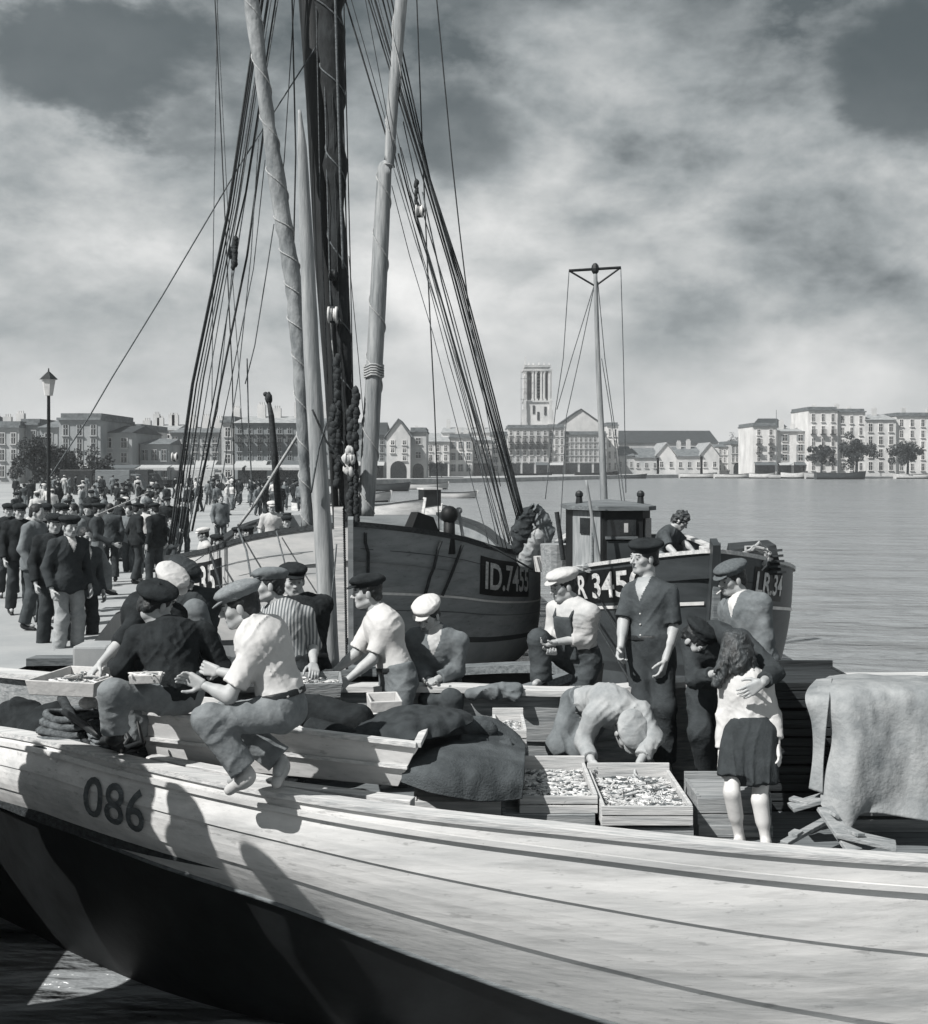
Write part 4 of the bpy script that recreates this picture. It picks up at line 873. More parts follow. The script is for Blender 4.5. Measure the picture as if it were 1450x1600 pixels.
ta, tb_ = H1.tpx(1, 750), H1.tpx(1, 826)
H1.patch(b1, 'number_plate', 'plate', 1, ta, tb_, .12, .66); H1.text(b1, 'ID.7455', 'letter', 1, lerp(ta, tb_, .07), lerp(ta, tb_, .97), .18, .58)
ta, tb_ = H1.tpx(-1, 346), H1.tpx(-1, 275, hi=.28)
H1.patch(b1, 'number_plate', 'plate', -1, ta, tb_, .12, .68); H1.text(b1, 'ID.7435'[::1], 'letter', -1, lerp(ta, tb_, .96), lerp(ta, tb_, .10), .17, .62)
def part(name, mb, m, par, **k): return mb.build(name, M[m] if isinstance(m, str) else m, par, **k)
mb = MB(); 
for side in (1,):
    a = H1.S(1, H1.tpx(1, 690), 0); b = H1.S(1, H1.tpx(1, 640), 0); mb.hexa([a, b, b-V((.12, 0, 0)), a-V((.12, 0, 0)), a.lerp(b, .25)+V((0, 0, .26)), a.lerp(b, .75)+V((0, 0, .3)), a.lerp(b, .75)+V((-.1, 0, .3)), a.lerp(b, .25)+V((-.1, 0, .26))])
part('chock', mb, 'tarred', b1)
c = H1.S(1, H1.tpx(1, 712), 0); mb = MB(); mb.cyl(c-V((.1, 0, .2)), c+V((-.1, 0, .3)), .09, .08, 10); mb.ball(c+V((-.1, 0, .36)), .13); part('bollard', mb, 'tarred', b1, smooth=True)
mb = MB(); c = P(725, 850, 17.2); mb.cyl(c, P(717, 800, 17.2), .025); mb.ball(P(717, 798, 17.2), .055); part('iron_stanchion', mb, 'spar', b1)
# masts and spars
def spar(par, pts, name, m, n=14, sp=0, spm='rope_light', lump=0, Y=16):
    """pts: (px, py, width px)"""
    w = []; rad = []
    for i in range(len(pts)-1):
        for k in range(8):
            t = k/8; a, b = pts[i], pts[i+1]; w.append(P(lerp(a[0], b[0], t), lerp(a[1], b[1], t), Y)); rad.append(lerp(a[2], b[2], t)/FX*Y/2*(1+lump*(mnoise.noise(V((i+t, k*.7, pts[0][0])))) ))
    w.append(P(pts[-1][0], pts[-1][1], Y)); rad.append(pts[-1][2]/FX*Y/2)
    mb = MB(); mb.tube(w, rad, n); o = mb.build(name, M[m], par, smooth=True)
    if sp:
        q = []; tot = len(w)-1; N = 260
        for k in range(N):
            u = k/N*tot; i = int(u); f = u-i; c = w[i].lerp(w[i+1], f); r_ = lerp(rad[i], rad[i+1], f)+.008; a = k/N*2*math.pi*sp; q.append(c+V((math.cos(a)*r_, math.sin(a)*r_, 0)))
        mb = MB(); mb.tube(q, .011*Y/16, 4); mb.build('lashing', M[spm], o)
    return o
spar(b1, [(384, -60, 22), (414, 155, 22), (440, 330, 26), (458, 440, 26), (468, 560, 22), (474, 700, 18), (480, 830, 16)], 'furled_topsail', 'sail', sp=13, lump=.3, Y=15.6)
spar(b1, [(484, -60, 44), (500, 155, 44), (512, 400, 42), (524, 600, 34), (538, 830, 34)], 'mast', 'spar_dark', Y=16.4)
spar(b1, [(512, -60, 40), (522, 155, 34), (528, 430, 30), (540, 620, 26), (548, 830, 24)], 'furled_sail', 'sail_dark', lump=.6, sp=8, spm='rope', Y=16.0)
spar(b1, [(632, -60, 20), (614, 155, 18), (608, 255, 16), (601, 262, 22), (596, 360, 25), (590, 480, 26), (585, 575, 26), (578, 700, 27), (572, 806, 25)], 'jib_boom', 'spar', sp=9, Y=15.8)
mb = MB()
for k in range(5): c = P(584, 572+k*4, 15.8); mb.tube([c+V((math.cos(a)*.135, math.sin(a)*.135, .02*math.sin(3*a))) for a in [q*.5 for q in range(14)]], .016, 5)
part('lashing', mb, 'rope_light', b1, smooth=True)
# rigging, left
for pts, w, m in [
    ([(337, 155), (333, 400), (331, 640)], 1.6, 'rope'), ([(343, 155), (351, 330), (363, 590), (366, 770)], 2.2, 'rope_dark'),
    ([(382, 155), (356, 330), (300, 600), (264, 850)], 4.2, 'rope_dark'), ([(388, 155), (362, 330), (307, 600), (271, 852)], 3, 'rope_dark'), ([(393, 155), (367, 320), (312, 600), (276, 850)], 2.2, 'rope'),
    ([(399, 155), (376, 300), (332, 560), (284, 848)], 2, 'rope'), ([(405, 165), (384, 300), (368, 370)], 3.2, 'rope_dark'), ([(363, 420), (352, 520), (340, 640), (300, 800)], 1.6, 'rope'),
    ([(412, 205), (386, 400), (347, 590), (300, 830)], 4.2, 'rope_dark'), ([(404, 215), (392, 400), (372, 590), (345, 760)], 2, 'rope'), ([(428, 350), (414, 440), (398, 540), (383, 600)], 2.2, 'rope'),
    ([(441, 155), (372, 262), (255, 460), (175, 590), (140, 650), (78, 745)], 2.6, 'rope'), ([(450, 155), (444, 250), (440, 290)], 1.8, 'rope_dark'), ([(460, 155), (462, 240), (458, 420)], 3, 'rope_dark'),
    ([(470, 672), (440, 720), (400, 785), (372, 822)], 6, 'rope_light'), ([(386, 560), (388, 650), (394, 770)], 2.6, 'rope'), ([(232, 770), (180, 792), (150, 805)], 1.8, 'rope_light'),
    # right
    ([(586, 155), (604, 215), (616, 262)], 3.4, 'rope_dark'), ([(593, 155), (610, 215), (640, 330), (700, 560), (786, 855)], 1.6, 'rope_dark'), ([(600, 155), (620, 262), (660, 400), (720, 600), (792, 858)], 1.6, 'rope_dark'),
    ([(614, 260), (650, 380), (690, 500), (742, 690), (778, 850)], 2, 'rope'), ([(623, 155), (652, 250), (700, 410), (750, 600), (808, 812)], 3.0, 'rope_dark'), ([(630, 155), (660, 260), (712, 440), (762, 630), (812, 806)], 4.4, 'rope_dark'),
    ([(637, 155), (666, 270), (718, 440), (768, 630), (815, 804)], 3.4, 'rope_dark'), ([(645, 155), (672, 280), (724, 440), (772, 620), (817, 800)], 3.2, 'rope_dark'), ([(630, 190), (660, 330), (705, 480), (748, 640), (800, 850)], 2.2, 'rope_dark'),
    ([(640, 300), (676, 420), (722, 580), (764, 720), (790, 850)], 3.4, 'rope_light'), ([(668, 400), (700, 520), (738, 640), (782, 800)], 2.6, 'rope_light'), ([(657, 155), (661, 260), (669, 440), (679, 640), (686, 832)], 2.6, 'rope_dark'),
    ([(697, 155), (706, 250), (718, 360), (735, 505)], 2.6, 'rope_dark'), ([(735, 505), (752, 600), (782, 760)], 1.8, 'rope'), ([(626, 230), (645, 300), (655, 320)], 2, 'rope_dark'),
    ([(627, 155), (656, 250), (706, 420), (757, 615), (810, 810)], 2.2, 'rope_dark'), ([(634, 155), (664, 262), (716, 442), (766, 632), (814, 806)], 2.0, 'rope'), ([(641, 155), (669, 275), (721, 440), (770, 625), (816, 802)], 3.0, 'rope_dark'), ([(618, 200), (640, 300), (680, 450), (728, 620), (783, 845)], 1.8, 'rope'), ([(622, 240), (648, 340), (690, 470), (740, 650), (796, 850)], 3.2, 'rope_dark'), ([(660, 300), (690, 440), (732, 600), (776, 760), (796, 845)], 3.0, 'rope'), ([(612, 290), (640, 400), (676, 520), (720, 690), (764, 850)], 1.6, 'rope'),
    ([(385, 155), (358, 330), (302, 600), (268, 850)], 3.4, 'rope_dark'), ([(396, 155), (371, 320), (318, 590), (280, 850)], 3, 'rope_dark'), ([(407, 165), (380, 330), (338, 600), (292, 845)], 2.6, 'rope'), ([(414, 250), (396, 420), (360, 600), (318, 800)], 1.8, 'rope'), ([(347, 155), (356, 330), (372, 560), (380, 700)], 1.4, 'rope'),
    # centre
    ([(497, 155), (500, 300), (512, 600)], 2, 'rope'), ([(508, 155), (512, 320), (520, 600), (522, 700)], 3, 'rope'), ([(528, 155), (532, 300), (536, 420)], 5, 'rope'), ([(536, 155), (542, 400), (552, 700)], 2.6, 'rope_dark'), ([(541, 155), (547, 400), (556, 820)], 2.2, 'rope_dark'),
    ([(533, 155), (540, 330), (549, 560), (560, 820), (570, 880)], 2, 'rope'), ([(545, 400), (560, 560), (572, 700)], 1.4, 'rope'), ([(516, 500), (524, 600), (530, 790)], 2.4, 'rope_light'), ([(520, 155), (525, 330), (532, 560), (543, 700)], 2.4, 'rope_dark')]:
    rope(b1, pts, w, m, Y=15.9+random.uniform(-.25, .25), name='shroud' if w > 2.9 else 'rope')
blk(b1, 520, 492, 15.7, 13); blk(b1, 364, 395, 15.8, 10, 'wood_mid'); blk(b1, 655, 330, 15.6, 10, 'glazed'); blk(b1, 545, 716, 15.5, 10, 'glazed'); blk(b1, 273, 714, 15.5, 7, 'glazed'); blk(b1, 520, 430, 15.8, 9, 'iron')
r = random.Random(5)
for px, y0, y1, w in ((555, 612, 700, 6.5), (548, 640, 840, 6), (527, 560, 760, 6), (520, 640, 700, 7), (556, 740, 830, 5), (366, 375, 420, 5), (651, 285, 325, 4)):
    y = y0; mb = MB()
    while y < y1: c = P(px+r.uniform(-2, 2), y, 15.7); mb.ball(c, w/FX*15.7*r.uniform(.75, 1.1), 7, 5, (1, 1, 1.45), .3); y += w*1.2
    part('rope_coil', mb, 'rope_dark', b1, smooth=True)
mb = MB()
for k in range(9): c = P(546+r.uniform(-7, 8), 715+r.uniform(-12, 24), 15.45); mb.ball(c, .05, 7, 5, (1, .6, 1.4), .5)
part('rag', mb, 'cream', b1, smooth=True)
mb = MB(); mb.add([P(476, 660, 15.9), P(493, 830, 15.9), P(470, 832, 15.9), P(476, 660, 16.0), P(493, 830, 16.0), P(470, 832, 16.0)], [(0, 1, 2), (5, 4, 3), (0, 3, 4, 1), (1, 4, 5, 2), (2, 5, 3, 0)]); part('loose_sail', mb, 'sail_dark', b1)
# hanging ropes and fenders on the bow
for a, b_, s0, w in [(686, 664, 1, 4), (720, 692, 1, 4), (570, 575, 1, 4)]:
    q = [H1.S(s0, H1.tpx(1, lerp(a, b_, k/6)), .02+.27*k/6, .04) for k in range(7)]; mb = MB(); mb.tube(q, .022, 6); part('fender_rope', mb, 'rope_dark', b1)
rope(b1, [(722, 838, 16.6), (760, 850, 16.5), (800, 872, 16.6), (832, 890, 16.8)], 4, 'rope_dark', name='mooring_line'); rope(b1, [(372, 826, 15.9), (385, 860, 15.6), (392, 900, 15)], 4, 'rope', name='mooring_line'); rope(b1, [(432, 830, 15.4), (445, 880, 14.8)], 3, 'rope', name='mooring_line'); rope(b1, [(328, 862, 16), (340, 900, 15.5), (356, 960, 15)], 5, 'rope_dark', name='mooring_line'); rope(b1, [(318, 868, 16), (262, 905, 14), (215, 940, 12)], 3, 'rope_light', name='mooring_line')
# slanting post and gear on its deck
mb = MB(); mb.tube([P(418, 618, 17.5), P(424, 650, 17.5), P(428, 700, 17.5), P(436, 800, 17.5)], [.025, .045, .055, .06], 8); mb.ball(P(420, 622, 17.5), .06, 8, 6, (1, 1, 1.5), .4); mb.ball(P(415, 616, 17.5), .04); part('carved_post', mb, 'wood_dark', b1, smooth=True)
# nets, floats and tubs heaped at its right rail
r = random.Random(11)
def ppc(pts, r_, k=.04): return [cap_(P(*a), P(*b), r_, r_*.8, k) for a, b in zip(pts[:-1], pts[1:])]
for pts, r_, m_, sd_ in (([(822, 806, 17), (816, 830, 17), (812, 856, 17)], .13, 'navy', 1), ([(836, 800, 17), (846, 812, 17), (856, 832, 17), (850, 850, 17)], .10, 'mgrey', 2), ([(838, 840, 17), (826, 860, 17), (822, 878, 17)], .14, 'lgrey', 3)):
    link('net_heap', npmesh('net', *sdf_mesh(ppc(pts, r_), .02, fold=.05, freq=9, seed=sd_)), M[m_], b1)
mb = MB()
for px, a, b_, w in ((841, 815, 880, .06), (812, 845, 875, .05), (826, 800, 850, .05), (858, 815, 850, .04)): mb.cyl(P(px, b_, 17.1), P(px+2, a, 17.1), w, w*.8, 8)
part('thwart_post', mb, 'wood', b1)
for px, py in ((846, 880), (862, 878)): c = P(px, py, 16.4); mb = MB(); mb.cyl(c-V((0, 0, .12)), c+V((0, 0, .10)), .09, .12, 14); part('bucket', mb, 'white', b1, smooth=False)
# ---- small fishing boat with wheelhouse, bow on
SX = (1115-725)/FX*11.3
b2 = thing('fishing_boat', 'small dark fishing boat with wooden wheelhouse and short mast moored bow on', 'fishing boat', (SX, 11.3, 0))
H2 = Hull((SX, 11.3), 9.5, 1.36, [(0, 2.50), (.12, 2.28), (.28, 2.06), (.6, 1.9), (1, 2.1)], yaw=-2.6, tb=.31, rake=.9, full=(2.4, 1.15))
H2.build(b2, [M['hull_dark'], M['hull_under'], M['boot']], [(.40, 0), (.44, 2), (1, 1)], rail='wood_light', cap=.10, deck='wood_dark', dz=.25, railh=.04)
plank_lines(H2, b2, 1, (.47,), 'stripe_white', h=.035, off=.014, name='white_line'); plank_lines(H2, b2, -1, (.47,), 'stripe_white', h=.035, off=.014, name='white_line')
ta, tb_ = H2.tpx(-1, 1012), H2.tpx(-1, 896, hi=.28); H2.patch(b2, 'number_plate', 'plate', -1, ta, tb_, .05, .42); H2.text(b2, 'LR 3450', 'letter', -1, tb_, ta, .08, .37)
ta, tb_ = H2.tpx(1, 1176), H2.tpx(1, 1221, hi=.3); H2.patch(b2, 'number_plate', 'plate', 1, ta, tb_, .08, .42); H2.text(b2, 'LR.34', 'letter', 1, lerp(ta, tb_, .05), lerp(ta, tb_, .95), .12, .36)
mb = MB(); c = P(1120, 868, 11.25); mb.box(c+V((0, .06, -.30)), (.085, .12, .86)); part('stem_post', mb, 'wood_mid', b2, bevel=.01)
mb = MB(); c = P(1108, 862, 11.5); mb.box(c, (.17, .2, .11)); part('fairlead', mb, 'wood_light', b2, bevel=.01)
# wheelhouse
wy = 13.3; z0 = CH-(886-725)/FX*wy; z1 = CH-(797-725)/FX*wy; xa, xb, xc = [(p-725)/FX*wy for p in (893, 940, 1018)]
wh = None; mb = MB(); pts = [(xa, wy+.75), (xa+.03, wy+.22), (xb, wy-.12), (xc-.12, wy-.10), (xc, wy+.1), (xc, wy+.9)]
n = len(pts); mb.add([(x, y, z0-.2) for x, y in pts]+[(x, y, z1) for x, y in pts], [tuple(range(n))[::-1], tuple(range(n, 2*n))]+[(i, (i+1) % n, (i+1) % n+n, i+n) for i in range(n)]); wh = part('wheelhouse', mb, 'wood_tarry' if 'wood_tarry' in M else 'tarred', b2)
mb = MB(); ro = [(x+(.06 if x > xb else -.06), y-.07 if y < wy+.5 else y+.06) for x, y in pts]; mb.add([(x, y, z1) for x, y in ro]+[(x, y, z1+.05) for x, y in ro]+[((xa+xc)/2, wy+.35, z1+.12)], [tuple(range(n))[::-1]]+[(i, (i+1) % n, (i+1) % n+n, i+n) for i in range(n)]+[(i+n, (i+1) % n+n, 2*n) for i in range(n)]); part('roof', mb, 'wood_mid', b2)
def face_panel(a, b, u0, u1, v0, v1, th, name, m, par, off=.0):
    a, b = V((*a, 0)), V((*b, 0)); d = (b-a); nn = V((d.y, -d.x, 0)).normalized(); A, B = a+d*u0, a+d*u1; z_0, z_1 = lerp(z0, z1, v0), lerp(z0, z1, v1); k = V((0, 0, 1))
    q = [A+nn*off, B+nn*off, B+nn*(off+th), A+nn*(off+th)]; mb = MB(); mb.hexa([p+k*z_0 for p in q]+[p+k*z_1 for p in q]); return part(name, mb, m, par)
face_panel(pts[1], pts[2], .05, .95, -.1, .98, .02, 'side_panel', 'wood_vert', b2); face_panel(pts[1], pts[2], .32, .62, .58, .86, .025, 'window', 'glass', b2, .012); face_panel(pts[1], pts[2], .70, .74, 0, .95, .03, 'door_post', 'wood_mid', b2, .01)
face_panel(pts[2], pts[3], .10, .82, .56, .84, .03, 'window', 'glass', b2); face_panel(pts[2], pts[3], .06, .86, .5, .55, .05, 'sill', 'wood_mid', b2); face_panel(pts[2], pts[3], .1, .8, .04, .47, .025, 'front_panel', 'hull_dark', b2); face_panel(pts[2], pts[3], .52, .62, .62, .78, .035, 'light_through_window', 'cream', b2)  # pale patch on the pane: brightness seen through the glass, put in as colour
face_panel(pts[3], pts[4], .15, .85, .5, .86, .03, 'window', 'glass', b2)
for (px, py, h_) in ((1001, 785, .14), (905, 780, .1), (962, 790, .06)): c = P(px, py+8, wy+.3); mb = MB(); mb.cyl(c-V((0, 0, .05)), c+V((0, 0, h_)), .05, .035, 8); mb.ball(c+V((0, 0, h_+.02)), .05, 8, 5); part('lamp', mb, 'iron', b2)
mb = MB()
for k in range(14): c = P(925+k*4+r.uniform(-3, 3), 789+r.uniform(-4, 3), wy+.3); mb.ball(c, r.uniform(.03, .06), 6, 4, (1.4, 1, .7), .5)
part('rope_heap', mb, 'mgrey', b2)
spar(b2, [(930, 418, 6), (934, 560, 8), (941, 700, 10), (944, 788, 12), (946, 886, 12)], 'mast', 'spar', Y=14.0)
spar(b2, [(916, 750, 4), (930, 840, 6), (937, 882, 7)], 'boat_hook', 'spar', Y=12.9)
mb = MB(); mb.ball(P(930, 420, 14), .05, 8, 6, (1, 1, 1.5)); mb.cyl(P(889, 423, 14), P(970, 418, 14), .018); mb.cyl(P(889, 423, 14), P(930, 447, 14), .012); mb.cyl(P(970, 418, 14), P(930, 447, 14), .012); part('spreader', mb, 'iron', b2)
for pts_ in ([(889, 425), (880, 560), (868, 640), (852, 780)], [(970, 420), (974, 560), (978, 770)], [(930, 440), (905, 560), (885, 650), (875, 830)], [(934, 440), (945, 560), (965, 700), (978, 800)], [(930, 440), (893, 560), (870, 640)], [(940, 560), (955, 650), (972, 790)]): rope(b2, pts_, 1.7, 'rope', Y=14, name='stay', ext=False)
# gear on its foredeck
mb = MB(); c = P(1176, 866, 12.3); mb.hexa([c+V(q) for q in ((-.33, -.2, -.2), (.24, -.3, -.2), (.3, .3, -.2), (-.25, .35, -.2), (-.30, -.18, .06), (.18, -.28, .12), (.24, .28, .14), (-.2, .3, .1))])
for k in range(5): mb.beam(c+V((-.37+.012*k, -.24, -.18+.05*k)), c+V((.27-.01*k, -.34, -.16+.058*k)), .02, .025)
part('hatch_box', mb, 'wood_dark', b2)
mb = MB(); rr = random.Random(3); mb.tube([c+V((-.08+.13*math.cos(q*.7)+rr.uniform(-.04, .04), -.40+rr.uniform(-.05, .05), .0+.13*math.sin(q*.7)+rr.uniform(-.04, .04))) for q in range(46)], .014, 5)
part('rope_coil', mb, 'rope_light', b2)
mb = MB()
for k in range(40): c = P(rr.uniform(905, 1000), rr.uniform(884, 893), 12.9); mb.ball(c, rr.uniform(.02, .05), 6, 4, (1.5, 1, .6), .5)
part('net_heap', mb, 'lgrey', b2)
mb = MB(); mb.cyl(P(868, 892, 14.6)-V((0, 0, .1)), P(868, 850, 14.6), .17, .2, 16); part('barrel', mb, 'wood', b2); mb = MB(); mb.cyl(P(880, 875, 14.2), P(870, 800, 14.2), .03); part('tiller_pole', mb, 'wood_dark', b2)
rope(b2, [(905, 930, 12.6), (985, 1066, 10)], 5, 'rope_dark', name='mooring_line', ext=False); rope(b2, [(930, 925, 12.6), (978, 1010, 11)], 4, 'rope_dark', name='mooring_line', ext=False)
# ---- the near white boat; gunwale curve as sight lines with distances
GW = [(-220, 1120, 8.6), (-60, 1140, 7.6), (60, 1160, 6.95), (200, 1196, 6.45), (420, 1243, 6.05), (650, 1278, 5.9), (900, 1305, 5.85), (1150, 1331, 5.85), (1350, 1347, 5.9), (1700, 1366, 6.1)]
LE = [(-220, 1230), (-60, 1242), (60, 1276), (110, 1296), (250, 1350), (450, 1416), (650, 1492), (900, 1580), (1200, 1665), (1700, 1760)]
def gw(px): py, Y = interp(GW, px); return P(px, py, Y)
def le(px): py = interp(LE, px)[0]; g = gw(px); return P(px, py, g.y+.20)
def hs(px, q, off=0):
    g, e = gw(px), le(px); p = g.lerp(e, q); p.y -= .10*math.sin(math.pi*min(q, 1))+off; return p
nb = thing('fishing_boat', 'long white fishing boat in the foreground with seams and a worn rail', 'fishing boat', (0, 7, 0))
mb = MB(); N = 96; pxs = [lerp(-220, 1700, k/N) for k in range(N+1)]; strk = [0, .34, .66, 1.0]
for j in range(3):
    for i in range(N):
        for q in range(4):
            a0, a1 = lerp(strk[j], strk[j+1], q/4), lerp(strk[j], strk[j+1], (q+1)/4); o0, o1 = .012*(q/4)+.0, .012*(q+1)/4
            mb.add([hs(pxs[i], a0, o0), hs(pxs[i+1], a0, o0), hs(pxs[i+1], a1, o1), hs(pxs[i], a1, o1)], [(3, 2, 1, 0)])
        mb.add([hs(pxs[i], strk[j+1], .012), hs(pxs[i+1], strk[j+1], .012), hs(pxs[i+1], strk[j+1]+.002, 0), hs(pxs[i], strk[j+1]+.002, 0)], [(3, 2, 1, 0)])
mb.build('hull', M['hull_white'], nb)
mb = MB()
def keel(px, q): e = le(px); k = V((e.x+.1, e.y+1.0, -.4)); p = e.lerp(k, q); p.y -= .0; p.z += -.25*math.sin(math.pi*q); return p
mb.grid(lambda u, v: keel(lerp(-220, 1700, u), v), 60, 8); mb.build('hull_bottom', M['tarred'], nb, smooth=True)
mb = MB(); mb.tube([hs(p, 1.0, .012) for p in pxs], .016, 6); mb.build('rubbing_strake', M['wood_mid'], nb, smooth=True)
mb = MB()
for a, b in zip(pxs[:-1], pxs[1:]):
    A, B = gw(a), gw(b); u = V((0, 0, .028)); i = V((0, .11, 0)); o = V((0, -.022, 0)); mb.hexa([A+o, B+o, B+i, A+i, A+o+u, B+o+u, B+i+u, A+i+u])
mb.build('gunwale', M['wood_light'], nb)
mb = MB()
for a, b in zip(pxs[:-1], pxs[1:]):
    A, B = hs(a, .10, .012), hs(b, .10, .012); u = V((0, 0, .03)); o = V((0, -.018, 0)); mb.hexa([A+o, B+o, B, A, A+o+u, B+o+u, B+u, A+u])
mb.build('bead', M['hull_white'], nb)
FW = [(-220, 1030, 9.2), (60, 1060, 8.3), (300, 1076, 8.0), (700, 1078, 7.9), (900, 1084, 7.9), (1100, 1068, 8.0), (1350, 1062, 8.1), (1700, 1060, 8.2)]
def fw(px): py, Y = interp(FW, px); return P(px, py, Y)
mb = MB()
for a, b in zip(pxs[:-1], pxs[1:]):   # inner side, deck and the far bulwark
    A, B = gw(a)+V((0, .08, 0)), gw(b)+V((0, .08, 0)); mb.add([A, B, V((B.x, B.y, 1.14)), V((A.x, A.y, 1.14))], [(0, 1, 2, 3)])
mb.build('inner_planking', M['wood_dark'], nb)
mb = MB()
for a, b in zip(pxs[:-1], pxs[1:]):
    A, B = gw(a), gw(b); C, D = fw(b), fw(a); mb.add([(A.x, A.y+.08, 1.15), (B.x, B.y+.08, 1.15), (C.x, C.y, 1.15), (D.x, D.y, 1.15)], [(0, 1, 2, 3)])
mb.build('deck', M['wood_mid'], nb)
mb = MB()
for a, b in zip(pxs[:-1], pxs[1:]):
    A, B = fw(a), fw(b)
    for z_a, z_b, o in ((-.34, -.01, 0), (-.8, -.35, .02)):
        mb.hexa([A+V((0, o, z_a)), B+V((0, o, z_a)), B+V((0, o+.05, z_a)), A+V((0, o+.05, z_a)), A+V((0, o, z_b)), B+V((0, o, z_b)), B+V((0, o+.05, z_b)), A+V((0, o+.05, z_b))])
mb.build('far_bulwark', M['wood'], nb)
mb = MB()
for a, b in zip(pxs[:-1], pxs[1:]):
    A, B = fw(a), fw(b); mb.hexa([A+V((0, -.05, -.01)), B+V((0, -.05, -.01)), B+V((0, .12, -.01)), A+V((0, .12, -.01)), A+V((0, -.05, .03)), B+V((0, -.05, .03)), B+V((0, .12, .03)), A+V((0, .12, .03))])
mb.build('far_rail', M['wood_light'], nb)
me = text_mesh('086', .01); vs = [v.co.copy() for v in me.vertices]; x0, x1 = min(v.x for v in vs), max(v.x for v in vs); y0, y1 = min(v.y for v in vs), max(v.y for v in vs)
for v in me.vertices: v.co = hs(lerp(140, 234, (v.co.x-x0)/(x1-x0)), lerp(.18, .64, (y1-v.co.y)/(y1-y0)), .017)
link('registration_number', me, M['pale_mark'], nb)
# ---- dark work boat lying between the white boat and the lugger
wb = thing('work_boat', 'low dark work boat lying between the white boat and the lugger', 'boat', (-1.0, 9.2, 0))
H3 = Hull((1.0, 9.45), 5.2, .95, [(0, 1.62), (.3, 1.42), (1, 1.5)], yaw=84, tb=.3, rake=.2, zk=-.3)
H3.build(wb, [M['tarred'], M['tarred']], [(1, 0)], rail='wood_mid', deck='wood_dark', dz=.15)
# tall pale spar and chafed plank standing by the mast
o = thing('standing_spar', 'tall pale tapering wooden spar standing upright left of the dark mast', 'spar', P(515, 1040, 10)); spar(o, [(468, 172, 5), (472, 230, 15), (480, 400, 22), (487, 560, 25), (500, 760, 28), (509, 900, 29), (516, 1046, 30)], 'pole', 'spar', Y=10, lump=.04)
rope(o, [(510, 660, 9.85), (498, 700, 9.85), (486, 770, 9.85)], 4, 'rope', name='lashing', ext=False); rope(o, [(488, 640, 9.85), (510, 690, 9.85), (540, 730, 9.85)], 4, 'rope_dark', name='lashing', ext=False); rope(o, [(512, 985, 9.8), (522, 900, 9.8), (526, 850, 9.8)], 3, 'rope', name='lashing', ext=False)
o = thing('standing_plank', 'pale plank with roped edge standing right of the tall pale spar', 'plank', P(532, 1045, 10.3)); mb = MB(); mb.beam(P(533, 1046, 10.3), P(529, 792, 10.3), .085, .03, up=V((0, 1, 0))); part('board', mb, 'wood_light', o); mb = MB(); 
for k in range(70): mb.ball(P(542-k*.07, 1044-k*3.6, 10.25), .013, 6, 4, (1, 1, 1.0))
part('edge_rope', mb, 'rope_dark', o)
# ---- small craft on the water
def skiff(px, Y, L_, B, yaw, z, label, m='hull_white', cabin=False, group='small boats on the harbour', name='small_boat', mast=0, zz=.1):
    x = (px-725)/FX*Y; o = thing(name, label, 'boat', (x, Y, 0), group); h_ = Hull((x, Y), L_, B, [(0, z*1.35), (.3, z*1.05), (.6, z), (1, z*1.15)], yaw=yaw, zk=-.3, tb=.4, stern=.75); h_.build(o, [M[m], M['tarred']], [(.62, 0), (1, 1)], rows=6, n=14, cap=.1, railh=.05, dz=.25)
    c = h_.stem+h_.ax*L_*.5
    if cabin:
        mb = MB(); mb.box((c.x, c.y, z+.55), (B*1.2, L_*.25, 1.2), R(yaw)); q = mb.build('cabin', M['tarred'], o); mb = MB(); mb.box((c.x, c.y, z+1.2), (B*1.35, L_*.29, .1), R(yaw)); mb.build('roof', M['hull_white'], o)
    if mast: mb = MB(); mb.cyl((c.x, c.y, z*.5), (c.x, c.y, z+mast), .07, .04, 6); mb.build('mast', M['wood_mid'], o); mb = MB(); mb.cyl((c.x, c.y, z+mast), h_.S(0, 0, 0), .02, .02, 4); mb.cyl((c.x, c.y, z+mast), h_.S(0, 1, 0), .02, .02, 4); mb.build('stay', M['rope'], o)
    return o
skiff(662, 60, 8, 1.3, 62, 1.1, 'white decked boat with high bow behind the lugger rail', mast=0); skiff(690, 66, 4.5, .9, 20, .7, 'small boat with dark square cabin right of the white decked boat', cabin=True); skiff(745, 112, 5, 1.0, 75, .5, 'low grey barge seen through the right shrouds', 'hull_light')
skiff(640, 140, 10, 1.4, 80, .8, 'dark low boat lying along the quay behind the jib boom', 'hull_dark'); skiff(700, 150, 7, 1.2, 85, .7, 'pale open boat lying near the quay corner', 'hull_light'); skiff(610, 100, 6, 1.0, 84, .7, 'grey boat directly behind the jib boom foot', 'hull_light')
skiff(862, 262, 11, 1.8, 88, 1.1, 'black barge moored under the church tower houses', 'tarred'); skiff(965, 262, 10, 1.8, 88, 1.3, 'black barge with pale rail moored left of the small mast', 'tarred'); skiff(1120, 270, 9, 1.5, 88, 1.0, 'white hulled boat with low dark arch below the gabled warehouses')
skiff(1175, 268, 9, 1.5, 88, .9, 'long white boat just left of the white balconied block'); skiff(1212, 262, 6, 1.3, 70, 1.1, 'white boat in front of the white balconied block'); skiff(1240, 262, 6, 1.2, 86, .9, 'second white boat in front of the white blocks', 'hull_light'); skiff(1262, 260, 6, 1.3, 72, 1.3, 'high bowed white boat before the small round tree')
skiff(1306, 258, 7, 1.4, 88, 1.2, 'grey boat moored before the tallest white block', 'hull_light'); skiff(1352, 250, 11, 1.6, 88, 1.3, 'dark boat moored at the right edge of the harbour', 'hull_dark'); skiff(1010, 262, 8, 1.4, 88, .8, 'dark low boat below the turret like house', 'hull_dark')
skiff(1460, 258, 9, 1.6, 88, 1.0, 'pale boat beyond the right edge of the harbour')
